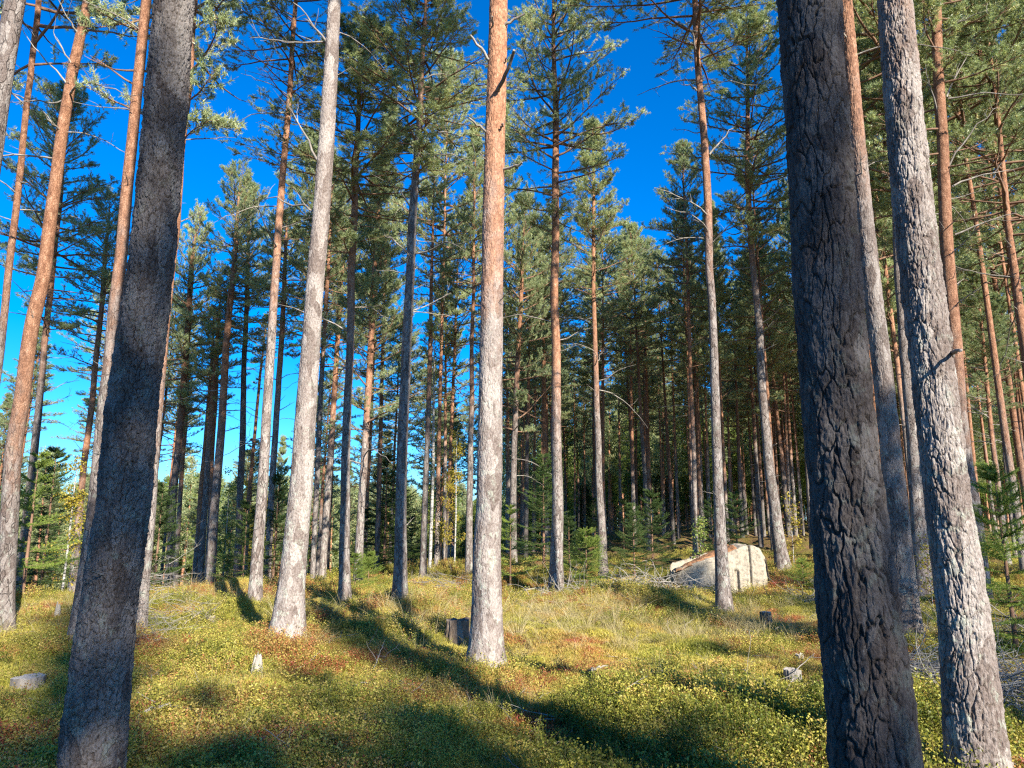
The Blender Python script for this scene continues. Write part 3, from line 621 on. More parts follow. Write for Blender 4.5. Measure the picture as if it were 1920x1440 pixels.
def place_region(npx, d0, d1, count, mind, Hf, zones, cap=4000):
    k_ = 0; tr_ = 0
    while k_ < count and tr_ < cap:
        tr_ += 1
        d = math.sqrt(rng.uniform(d0*d0, d1*d1)); p = rng.uniform(*npx); x = (p-960)/F*d*1.0
        if any((x-a)**2+(d-b)**2 < mind*mind for a, b in BASES): continue
        H, cz, cr = Hf(d, p)
        z = [q for q in zones if q[0] <= p <= q[1]]
        if not z: continue
        bg_pine(x, d, H, cz, cr, z[0][2], z[0][3], rng, 2 if d < 45 else 0, 3.2); k_ += 1
place_region((950, 2050), 25, 66, 178, 1.35, lambda d, p: ((lambda H: (H, H*rng.uniform(.47, .63), rng.uniform(1.5, 2.1)))(rng.uniform(13.5, 17)+(2.0 if p > 1450 else 0))), ZONES)
LZ = [(-140, 250, 'one of the mid-distance pines standing in the dip at the far left', 'pines in the dip at the far left'),
      (250, 640, 'one of the mid-distance pines beyond the tight clump of four stems', 'pines beyond the tight clump'),
      (640, 950, 'one of the mid-distance pines between the tall dark pine and the central trunk', 'pines behind the birch')]
place_region((-120, 330), 30, 70, 24, 2.3, lambda d, p: (rng.uniform(12, 16.5), rng.uniform(6.5, 9), rng.uniform(1.6, 2.3)), LZ)
place_region((330, 560), 42, 80, 12, 2.4, lambda d, p: (rng.uniform(9, 13), rng.uniform(5, 7), rng.uniform(1.4, 1.9)), LZ)
place_region((560, 950), 24, 60, 22, 2.2, lambda d, p: (rng.uniform(11, 14.5), rng.uniform(5.5, 7.5), rng.uniform(1.5, 2.1)), LZ)

BL = [(500, 960, 'one of the tall light-crowned pines filling the sky behind the middle of the picture', 'tall pines behind the centre')]
place_region((560, 930), 20, 31, 5, 2.6, lambda d, p: (rng.uniform(17.5, 20), rng.uniform(8.5, 10.5), rng.uniform(1.9, 2.4)), BL)
RL = [(1300, 2100, 'one of the tall green-crowned pines closing the sky behind the right foreground trunks', 'tall pines on the right')]
place_region((1580, 2080), 16, 28, 13, 1.8, lambda d, p: (rng.uniform(17, 21), rng.uniform(6.5, 9), rng.uniform(2.0, 2.6)), RL)
# unseen pines added outside the frame to shade the foreground (behind and to the right of the camera)
rng2 = random.Random(9)
ca_, sa_ = math.cos(R(SAZ)), math.sin(R(SAZ))
for (c_, u_, H_, zc_, cr_) in [(1.2, 27.5, 18.2, 9.5, 1.6), (3.4, 24, 20, 9.5, 1.1), (.1, 22, 18.5, 10.5, 1.1), (1.9, 25, 17.3, 8.5, 1.7), (-1.8, 23, 18, 8, 2.1), (-4.4, 22, 18, 8, 2.3), (7.0, 23, 15.5, 8, 1.7),
        (8.4, 12.5, 12.5, 7, 1.9), (11.2, 15, 14.5, 8, 2.1), (-7.4, 26, 19, 9, 2.4), (15, 14, 15, 8, 2), (-.5, 31, 20, 10, 2), (3.3, 30, 18.5, 10, 1.2), (19, 18, 16, 9, 2), (13.5, 22, 18, 10, 2.), (-6, 17, 15, 7, 2.0)]:
    bg_pine(ca_*c_+sa_*u_, sa_*c_-ca_*u_, H_, zc_, cr_, 'one of the unseen pines added behind the camera to cast shade', 'added shade pines behind the camera', rng2, 2, 5, CR_SPARSE)
for (c_, u_, H_, zc_, cr_) in [(.8, 26, 17.0, 9, 1.4), (-.2, 19.5, 15.8, 8.5, 1.0), (0, 27, 22.5, 18.6, .9), (3.05, 30.5, 23, 19, .55), (-2.4, 24.5, 18, 9, 2.0), (2.4, 25.5, 16.2, 9, 1.3), (5.9, 21, 12.6, 7.5, 1.2)]:
    bg_pine(ca_*c_+sa_*u_, sa_*c_-ca_*u_, H_, zc_, cr_, 'one of the unseen pines added behind the camera to cast shade', 'added shade pines behind the camera', rng2, 2, 5)

# ------------------------------------------------------------------ scatter helper (stuff)
def scatter(name, P, rz, scl, ids, tint, variants, tilt=None, label=None):
    c = bpy.data.collections.new(name+'_sources')
    for i, me in enumerate(variants):
        o = bpy.data.objects.new('%s_source.%03d' % (name, i), me); c.objects.link(o)
    m = bpy.data.meshes.new(name); P = np.asarray(P, np.float32); m.vertices.add(len(P)); m.vertices.foreach_set('co', P.ravel())
    rot = np.zeros((len(P), 3), np.float32); rot[:, 2] = rz
    if tilt is not None: rot[:, :2] = tilt
    for nme, typ, arr, fld in (('rot', 'FLOAT_VECTOR', rot, 'vector'), ('scl', 'FLOAT', scl, 'value'), ('idx', 'INT', ids, 'value'), ('tint', 'FLOAT', tint, 'value')):
        a = m.attributes.new(nme, typ, 'POINT'); a.data.foreach_set(fld, np.asarray(arr, np.int32 if typ == 'INT' else np.float32).ravel())
    o = link(name, m)
    ng = bpy.data.node_groups.new(name, 'GeometryNodeTree')
    ng.interface.new_socket('Geometry', in_out='INPUT', socket_type='NodeSocketGeometry'); ng.interface.new_socket('Geometry', in_out='OUTPUT', socket_type='NodeSocketGeometry')
    gi = ng.nodes.new('NodeGroupInput'); go = ng.nodes.new('NodeGroupOutput')
    ci = ng.nodes.new('GeometryNodeCollectionInfo'); ci.inputs['Collection'].default_value = c; ci.inputs['Separate Children'].default_value = True; ci.inputs['Reset Children'].default_value = True
    ip = ng.nodes.new('GeometryNodeInstanceOnPoints'); ip.inputs['Pick Instance'].default_value = True
    def na(nm, dt):
        q = ng.nodes.new('GeometryNodeInputNamedAttribute'); q.data_type = dt; q.inputs['Name'].default_value = nm
        return [s for s in q.outputs if s.enabled and s.name == 'Attribute'][0]
    er = ng.nodes.new('FunctionNodeEulerToRotation')
    L = ng.links
    L.new(gi.outputs[0], ip.inputs['Points']); L.new(ci.outputs[0], ip.inputs['Instance'])
    L.new(na('rot', 'FLOAT_VECTOR'), er.inputs[0]); L.new(er.outputs[0], ip.inputs['Rotation'])
    L.new(na('scl', 'FLOAT'), ip.inputs['Scale']); L.new(na('idx', 'INT'), ip.inputs['Instance Index'])
    L.new(ip.outputs[0], go.inputs[0])
    md = o.modifiers.new('scatter', 'NODES'); md.node_group = ng
    tag(o, label, name.replace('_', ' '), None, 'stuff'); return o
nr = np.random.default_rng(5)

# bilberry tufts
def heath_mesh(seed, rad=.17, nst=26, hmin=.07, hmax=.19, leaf=.0155):
    rng = np.random.default_rng(seed); mb = MB()
    LP = []; LD = []; LA = []
    for i in range(nst):
        a = rng.uniform(0, 6.28); r = rad*math.sqrt(rng.random()); h = rng.uniform(hmin, hmax)*(1-.4*(r/rad)**2)
        p = np.array([r*math.cos(a), r*math.sin(a), -.03]); d = norm(np.array([math.cos(a)*.35, math.sin(a)*.35, 1])+rng.normal(0, .15, 3)); P = [p]
        for s in range(5): d = norm(d+rng.normal(0, .16, 3)); P.append(P[-1]+d*(h+.03)/5)
        P = np.array(P); mb.tube(P[[0, 2, 5]], [.0022, .0016, .001], 3, 0, .5, False)
        sa = rng.normal(0, .22)
        for j in range(int(15+h*100)):
            t = rng.uniform(.3, 1.0); q = P[0]*(1-t)+P[-1]*t+rng.normal(0, .016, 3)
            LP.append(q); LD.append(norm(np.array([rng.normal(), rng.normal(), rng.uniform(-.1, 1.0)]))); LA.append(.5+sa+rng.normal(0, .12))
    LP = np.array(LP); LD = np.array(LD); n_ = len(LP)
    s = np.cross(LD, rng.normal(size=(n_, 3))); s /= np.linalg.norm(s, axis=1)[:, None]+1e-9
    l = leaf*rng.uniform(.7, 1.45, (n_, 1)); w = l*.36
    V = np.stack([LP, LP+LD*l*.5+s*w, LP+LD*l*1.1, LP+LD*l*.5-s*w], 1).reshape(-1, 3)
    mb.add(V, np.arange(n_*4).reshape(-1, 4), 4, 1, np.repeat(np.clip(LA, 0, 1), 4))
    return mb.mesh('heath_tuft', [M_stem, M_heath])
HV = [heath_mesh(400+i, .15+.01*(i % 4), 20+2*(i % 5), .05, .13+.03*(i % 4), .0085+.0015*(i % 4)) for i in range(12)]
def fan_points(n_, d0, d1, pw, margin=1.12):
    d = (nr.random(n_)**pw)*(d1-d0)+d0; p = nr.uniform(-1, 1, n_)*margin*.745
    return p*d+nr.normal(0, .3, n_)*0, d
def clear(x, y, rad=.2):
    ok = np.ones(len(x), bool)
    for a, b in BASES[:45]: ok &= (x-a)**2+(y-b)**2 > rad*rad
    return ok
x, d = fan_points(31000, 2.4, 30, 1.3)
cov = fbm(x*.55, d*.55, seed=31, oct=3)+.35*(fbm(x*2.4, d*2.4, seed=32, oct=2)-.5)
shade_in = sst(d, 17, 24)*sst(x, -3, 3)
hol = fbm(x*1.25, d*1.25, seed=5, oct=3)+.5*(fbm(x*3.6, d*3.6, seed=9, oct=2)-.5)
keep = (nr.random(len(x)) < sst(cov, .30, .50)*(.25+.75*sst(hol, .36, .52))*(1-.75*shade_in)) & clear(x, d, .15)
x = x[keep]; d = d[keep]
z = terrain(x, d)
pat = fbm(x*.5+9, d*.5, seed=41, oct=3); pat2 = fbm(x*1.7, d*1.7+4, seed=43, oct=2)
pat3 = fbm(x*5+2, d*5, seed=44, oct=2)
tint = np.clip(.46+.8*(pat-.5)+1.0*(pat2-.5)+.9*(pat3-.5)+nr.normal(0, .13, len(x)), 0, 1)
tint = np.where((x+2.75)**2+(d-9.0)**2 < .5**2, .82, tint)
scatter('bilberry_heath', np.stack([x, d, z], 1), nr.uniform(0, 6.28, len(x)), (.55+1.0*sst(fbm(x*1.1, d*1.1+7, seed=61, oct=3), .3, .7)+nr.normal(0, .14, len(x))).clip(.4, 1.25)*(1+sst(d, 8, 28)*.5), nr.integers(0, 12, len(x)), tint, HV, nr.normal(0, .12, (len(x), 2)), 'low yellow green and rusty bilberry heath carpeting the forest floor')

# moss fuzz: small cushions of short blades
def moss_mesh(seed):
    rng = np.random.default_rng(seed); n_ = 620; r = .16*np.sqrt(rng.random(n_)); a = rng.uniform(0, 6.28, n_)
    P = np.stack([r*np.cos(a), r*np.sin(a), .02-.35*r*r/.16+rng.normal(0, .006, n_)], 1)
    d = np.stack([rng.normal(0, .6, n_), rng.normal(0, .6, n_), np.ones(n_)], 1); d /= np.linalg.norm(d, axis=1)[:, None]
    s = np.cross(d, rng.normal(size=(n_, 3))); s /= np.linalg.norm(s, axis=1)[:, None]
    l = rng.uniform(.012, .035, (n_, 1)); mb = MB(); mb.tris(P+s*.0028, P-s*.0028, P+d*l, 0, np.clip(rng.normal(.5, .15, n_), 0, 1))
    return mb.mesh('moss', [M_heath])
MV = [moss_mesh(450+i) for i in range(5)]
x, d = fan_points(15000, 2.4, 22, 1.4); kz = clear(x, d, .10); x = x[kz]; d = d[kz]
pat = fbm(x*.9+3, d*.9, seed=51, oct=3)
scatter('moss_carpet', np.stack([x, d, terrain(x, d)], 1), nr.uniform(0, 6.28, len(x)), nr.uniform(.8, 1.5, len(x))*(1+sst(d, 6, 22)*.7), nr.integers(0, 5, len(x)), np.clip(.58+1.1*(pat-.5)+nr.normal(0, .08, len(x)), 0, 1), MV, None, 'mossy litter of green and rusty brown between the heath tufts')

# dry grass
def grass_mesh(seed, nb=26, h0=.22, h1=.5, rad=.09):
    rng = np.random.default_rng(seed); mb = MB()
    for i in range(nb):
        a = rng.uniform(0, 6.28); r = rad*rng.random(); p = np.array([r*math.cos(a), r*math.sin(a), -.02]); h = rng.uniform(h0, h1)
        d = norm(np.array([math.cos(a)*.35, math.sin(a)*.35, 1])+rng.normal(0, .18, 3)); P = [p]; dr = rng.uniform(.02, .22)
        for s in range(6): d = norm(d+np.array([d[0]*dr, d[1]*dr, -dr*.9])+rng.normal(0, .03, 3)); P.append(P[-1]+d*h/6)
        P = np.array(P); sd = norm(np.cross(P[-1]-P[0], rng.normal(size=3))); w = np.array([.0022, .0024, .0022, .0018, .0014, .001, .0003])[:, None]*rng.uniform(.7, 1.2)
        V = np.concatenate([P+sd*w, P-sd*w]); k_ = 7
        mb.add(V, [[j, j+1, k_+j+1, k_+j] for j in range(6)], 4, 0, float(np.clip(rng.normal(.55, .2), 0, 1)))
    return mb.mesh('grass_tuft', [M_straw])
GV = [grass_mesh(500+i, 22+4*i, .15+.03*i, .35+.07*i, .07+.015*i) for i in range(6)]
gp = []
def grass_at(cx_, cy_, sx, sy, n_, smin=.7, smax=1.3):
    for _ in range(int(n_*.8)):
        gp.append((nr.normal(cx_, sx), nr.normal(cy_, sy), nr.uniform(.42, .85)))
for (px, py, sx, sy, n_) in [(1180, 1175, 1.6, .9, 260), (1400, 1200, 1.2, .7, 150), (690, 1165, 1.1, .7, 140), (1010, 1150, 1.0, .8, 60), (760, 1190, .8, .6, 60), (1330, 1140, 1.3, .6, 60), (420, 1125, 1.3, .4, 110), (230, 1150, 1.2, .9, 60), (60, 1180, 1.2, .9, 80), (1500, 1110, 1.0, .5, 60), (300, 1110, 1.2, .6, 60), (1240, 1290, 1.5, .9, 30), (420, 1350, 1.5, .8, 26), (1880, 1200, 1.2, 1.2, 60), (830, 1100, 1.5, 1.2, 70)]:
    Yg = ground_hit(px, py); grass_at(at(px, py, Yg)[0], Yg, sx, sy, n_)
for _ in range(200):
    q = fan_points(1, 5, 24, 1.2); gp.append((q[0][0], q[1][0], nr.uniform(.35, .7)))
for _ in range(1300):
    q = fan_points(1, 3, 22, 1.2); gp.append((q[0][0], q[1][0], nr.uniform(.22, .42)))
gp = np.array(gp); gp = gp[(gp[:, 1] > 3.4) & clear(gp[:, 0], gp[:, 1], .18)]
scatter('dry_grass', np.stack([gp[:, 0], gp[:, 1], terrain(gp[:, 0], gp[:, 1])], 1), nr.uniform(0, 6.28, len(gp)), gp[:, 2], nr.integers(0, 6, len(gp)), nr.uniform(.2, .95, len(gp)), GV, nr.normal(0, .12, (len(gp), 2)), 'thin straw coloured grass standing among the heath')

# fallen twigs, bark flakes and cones too many to count
def twig_mesh(seed):
    rng = np.random.default_rng(seed); mb = MB(); d = norm(rng.normal(size=3)*[1, 1, .12]); P = [np.array([0, 0, .03])]; L_ = rng.uniform(.15, .5)
    for s in range(6): d = norm(d+rng.normal(0, .22, 3)*[1, 1, .5]); P.append(P[-1]+d*L_/6)
    P = np.array(P); mb.tube(P, np.linspace(.006, .002, 7), 4)
    for j in (2, 4):
        q = norm(d+rng.normal(0, .8, 3)); mb.tube(np.array([P[j], P[j]+q*.06, P[j]+q*.13]), [.003, .002, .001], 3)
    return mb.mesh('twig', [M_grey if seed % 2 else M_dead])
TV = [twig_mesh(560+i) for i in range(10)]
x, d = fan_points(750, 2.8, 20, 1.3)
scatter('fallen_twigs', np.stack([x, d, terrain(x, d)+.03], 1), nr.uniform(0, 6.28, len(x)), nr.uniform(.5, 1.0, len(x)), nr.integers(0, 10, len(x)), nr.random(len(x)), TV, nr.normal(0, .2, (len(x), 2)), 'thin fallen twigs lying among moss and heath')

# ------------------------------------------------------------------ distant wood
def far_tree_mesh(seed, kind):
    rng = np.random.default_rng(seed); mb = MB(); H = 14.
    x, y = rng.uniform(-.3, .3, 2)
    mb.tube(np.array([[0, 0, -1], [x*.3, y*.3, 4], [x, y, 9], [x, y, H]]), [.14, .12, .08, .02], 6, 0)
    TP = []; TD = []; TA = []
    zb = {'pine': 5.5, 'spruce': 1.2, 'birch': 3.}[kind]
    z = zb
    while z < H:
        t = (z-zb)/(H-zb)
        rr = {'pine': 2.1*math.sin(math.pi*min(1, .25+.72*t))**.7, 'spruce': 2.0*(1-t)+.12, 'birch': 1.9*math.sin(math.pi*min(1, .15+.8*t))}[kind]
        for b in range(5):
            az = rng.uniform(0, 6.28); l = rr*rng.uniform(.6, 1.15); dz = {'pine': .25, 'spruce': -.35, 'birch': .5}[kind]
            for s in np.arange(.3, 1.01, .11):
                for _ in range(3):
                    TP.append(np.array([math.cos(az)*l*s, math.sin(az)*l*s, z+dz*l*s])+rng.normal(0, .16, 3)); TD.append(norm(np.array([math.cos(az), math.sin(az), .4]))); TA.append(rng.normal(.5, .12))
        z += .38
    needles(mb, np.array(TP), np.array(TD), rng, 5, .22, .055, 1, np.array(TA))
    return mb.mesh('far_tree', [M_bark_far, {'pine': M_need, 'spruce': M_spruce, 'birch': M_greenleaf}[kind]])
FV = [far_tree_mesh(600+i, k_) for i, k_ in enumerate(['pine', 'pine', 'pine', 'spruce', 'birch', 'pine', 'birch', 'spruce'])]
n_ = 2600; d = np.sqrt(nr.uniform(62**2, 260**2, n_)); p = nr.uniform(-1.05, 1.05, n_)*.745*1.08; x = p*d
keep = ~((p > -.42) & (p < 0.) & (d < 85)); x = x[keep]; d = d[keep]
scatter('distant_wood', np.stack([x, d, terrain(x, d)], 1), nr.uniform(0, 6.28, len(x)), nr.uniform(.85, 1.3, len(x)), np.where((x < 5) & (d < 150), nr.choice([0, 1, 2, 4, 5, 6, 4], len(x)), nr.choice([0, 1, 2, 3, 4, 5, 6, 4, 0, 1, 6, 5], len(x))), nr.random(len(x)), FV, nr.normal(0, .02, (len(x), 2)), 'distant mixed wood closing the valley behind the pines')

# ------------------------------------------------------------------ spruces, birches
def spruce_mesh(seed, H=3., Rr=1.0, sp=.16, droop=.25, dens=1., low=.05):
    rng = np.random.default_rng(seed); mb = MB(); TP = []; TD = []; TA = []
    mb.tube(np.array([[0, 0, -.1], [0, 0, H*.5], [0, 0, H]]), [.012*H+.006, .007*H+.004, .003], 6, 0)
    z = H*low
    while z < H*.98:
        t = z/H; rr = Rr*(1-t)**.8*(1.0 if t > .1 else .8)+.05
        for b in range(max(2, int(rng.integers(4, 7)*dens))):
            az = rng.uniform(0, 6.28); l = rr*rng.uniform(.6, 1.15); d = norm(np.array([math.cos(az), math.sin(az), -droop*(1-t)+.5*t])); P = [np.array([0, 0, z])]
            for s in range(6): d = norm(d+np.array([rng.normal(0, .06), rng.normal(0, .06), .07+rng.normal(0, .03)])); P.append(P[-1]+d*l/6)
            P = np.array(P); mb.tube(P[[0, 3, 6]], [.004+.004*l, .004, .002], 3, 0, .5, False)
            for s in range(1, 7):
                dd = norm(P[s]-P[s-1]); lat = norm(np.cross(dd, [0, 0, 1]))
                for k_ in range(3): TP.append(P[s-1]+(P[s]-P[s-1])*k_/3); TD.append(dd); TA.append(.35+.3*s/6+rng.normal(0, .08))
                for side in (-1, 1):
                    tl = l*.42*(1.1-s/6)+.05; td = norm(dd+lat*side*.9+np.array([0, 0, rng.uniform(-.2, .1)]))
                    k2 = max(2, int(tl/.05))
                    for k_ in range(k2+1): TP.append(P[s]+td*tl*k_/k2); TD.append(td); TA.append(.4+.35*k_/k2+rng.normal(0, .08))
        z += sp*rng.uniform(.7, 1.3)*(.6+.15*H)
    rg = rng; needles(mb, np.array(TP), np.array(TD), rg, 14, .030*(.7+.12*H), .0055*(.6+.25*H), 1, np.array(TA))
    return mb.mesh('crown', [M_twig, M_spruce])
SPV = [spruce_mesh(700, 1.6, .65, .15), spruce_mesh(701, 1.1, .6, .13), spruce_mesh(702, 2.6, 1.0), spruce_mesh(703, 4.5, 1.5), spruce_mesh(704, 2.2, .75, .2, .2, .8, .2)]
def light(me):
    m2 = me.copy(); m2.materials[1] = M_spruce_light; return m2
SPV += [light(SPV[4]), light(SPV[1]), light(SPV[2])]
def spruce(px, py, depth, v, s, label, group=None, flip=0):
    Yd = depth or ground_hit(px, py); x_ = at(px, py, Yd)[0]
    root = empty('spruce_sapling', (x_, Yd, tz(x_, Yd)), random.uniform(0, 6.28)); tag(root, label, 'tree', group)
    c = link('crown', SPV[v], root); c.scale = (s, s, s); return root
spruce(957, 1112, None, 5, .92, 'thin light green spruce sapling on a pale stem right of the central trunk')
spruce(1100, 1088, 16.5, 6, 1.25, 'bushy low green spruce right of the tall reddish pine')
spruce(1068, 1090, 18, 0, 1.0, 'small dark spruce partly behind the tall reddish pine')
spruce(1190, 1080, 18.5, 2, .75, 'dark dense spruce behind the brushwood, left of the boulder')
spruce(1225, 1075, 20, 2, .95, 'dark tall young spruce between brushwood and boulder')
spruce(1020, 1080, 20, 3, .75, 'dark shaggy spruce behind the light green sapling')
spruce(1340, 1070, 19, 2, .75, 'green spruce top showing over the left end of the boulder')
spruce(1385, 1070, 19, 2, .85, 'green spruce poking up right behind the boulder top')
spruce(1508, 1112, None, 6, .62, 'tiny bright green spruce between the boulder and the thick dark trunk')
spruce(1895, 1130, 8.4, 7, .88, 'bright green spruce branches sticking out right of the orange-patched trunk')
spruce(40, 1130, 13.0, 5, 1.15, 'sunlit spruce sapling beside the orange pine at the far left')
spruce(75, 1110, 17, 3, .8, 'larger spruce in shade behind the far left saplings')
spruce(690, 1100, 17, 6, .8, 'low green spruce at the foot of the red-barked pine')
spruce(665, 1115, 16, 6, .7, 'yellowish low spruce left of the tall dark pine')
spruce(720, 1060, 27, 3, 1.0, 'dark dense spruce seen left of the tall dark pine')
spruce(745, 1055, 32, 3, 1.2, 'biggest dark spruce filling the gap behind the tall dark pine')
spruce(512, 1080, 22, 3, .75, 'dark spruce behind the slender pale-barked pine')
spruce(455, 1085, 21, 2, 1.0, 'dark little spruce at the foot of the straight pine against the sky')
spruce(290, 1090, 18, 2, 1.1, 'shaded spruce behind the big scaly trunk')
UL = 'one of the small spruces lost in the shade under the dense stand'
for i in range(8):
    d_ = random.uniform(22, 45); p_ = random.uniform(950, 1960)
    spruce(p_, 1050, d_, random.choice([1, 2, 3, 2]), random.uniform(.5, .95), UL if True else '', 'undergrowth spruces in the dense stand')
for i in range(6):
    spruce(random.uniform(600, 900), 1060, random.uniform(24, 45), random.choice([1, 2, 3]), random.uniform(.6, 1.0), 'one of the small spruces in the shade behind the birch', 'undergrowth spruces behind the birch')
for i in range(4):
    spruce(random.uniform(-60, 450), 1060, random.uniform(20, 45), random.choice([2, 3, 4]), random.uniform(.6, 1.1), 'one of the young spruces in the dip behind the left trunks', 'young spruces in the left dip')

def leafy_mesh(seed, H, Rr, m, nl=2600, leaf=.035):
    rng = np.random.default_rng(seed); mb = MB(); C = []
    nb = 26
    for b in range(nb):
        z = H*rng.uniform(.2, .97); az = rng.uniform(0, 6.28); l = Rr*(1-(z/H)**2*.75)*rng.uniform(.5, 1.1)
        d = norm(np.array([math.cos(az), math.sin(az), rng.uniform(.4, 1.1)])); P = [np.array([0, 0, z-l*.4])]
        for s in range(5): d = norm(d+rng.normal(0, .12, 3)-np.array([0, 0, .06])); P.append(P[-1]+d*l/5)
        P = np.array(P); mb.tube(P, np.linspace(.010, .002, 6), 3, 0, .5, False)
        for _ in range(nl//nb):
            t = rng.uniform(.25, 1.05); k_ = min(4, int(t*5)); q = P[k_]+(P[k_+1]-P[k_])*(t*5-k_); C.append(q+rng.normal(0, .11, 3)*(Rr*.6+.3))
    C = np.array(C); n_ = len(C); d = rng.normal(size=(n_, 3)); d[:, 2] -= .4; d /= np.linalg.norm(d, axis=1)[:, None]
    s = np.cross(d, rng.normal(size=(n_, 3))); s /= np.linalg.norm(s, axis=1)[:, None]; l = leaf*rng.uniform(.7, 1.3, (n_, 1))
    V = np.stack([C, C+d*l*.5+s*l*.38, C+d*l, C+d*l*.5-s*l*.38], 1).reshape(-1, 3)
    mb.add(V, np.arange(n_*4).reshape(-1, 4), 4, 1, np.repeat(np.clip(rng.normal(.5, .2, n_), 0, 1), 4))
    return mb.mesh('crown', [M_twig, m])
M_birch = simple_material('birch_bark', [(.38, (.09, .08, .07)), (.50, (.36, .34, .31)), (.8, (.50, .48, .45))], 7, 3.0)
def leafy(px, py, depth, H, Rr, m, label, name='birch_tree', nl=2600, leaf=.05, seed=1, stem=.03, group=None):
    Yd = depth or ground_hit(px, py); x_ = at(px, py, Yd)[0]
    root = empty(name, (x_, Yd, tz(x_, Yd))); tag(root, label, 'tree' if 'tree' in name else 'bush', group)
    mb = MB(); mb.tube(np.array([[0, 0, -.2], [.03*H*.2, 0, H*.4], [0, .02, H*.75], [.03, 0, H]]), [stem, stem*.8, stem*.5, .004], 8)
    link('trunk', mb.mesh('trunk', [M_birch], True), root)
    link('crown', leafy_mesh(seed, H, Rr, m, nl, leaf), root); return root
leafy(852, 1060, 24, 4.6, .75, M_birchleaf, 'small birch with yellow autumn leaves just left of the central trunk', seed=2, nl=3000)
b = leafy(806, 1050, 24, 8.5, 1.0, M_greenleaf, 'slender white-stemmed birch beside the thin dark pine', seed=3, nl=1500, stem=.06)
leafy(115, 1120, 17, 3.4, .6, M_birchleaf, 'yellowish young birch between the orange pine and slim pale orange pine', seed=4, nl=1600)
leafy(1315, 1070, 17.5, 1.7, .4, M_greenleaf, 'light green leafy shrub on the left slope of the boulder', 'shrub', 600, .05, 5, .01)
leafy(1745, 1100, 13.5, 1.3, .35, M_birchleaf, 'small yellowing shrub at the foot of the sunlit grey pine in the gap', 'shrub', 350, .04, 6, .008)
leafy(1490, 1080, 19.5, 2.2, .45, M_birchleaf, 'yellow-leaved sapling behind the leaning dark-footed pine', 'birch_tree', 500, .05, 7, .012)
for i in range(16):
    p_ = random.uniform(330, 600); leafy(p_, 1060, random.uniform(30, 60), random.uniform(4, 8), random.uniform(.6, 1.0), random.choice([M_greenleaf, M_birchleaf, M_greenleaf]), 'one of the thin young birches in the bright gap beyond the tight clump', seed=20+i, nl=1500, leaf=.09, group='young birches in the bright gap')

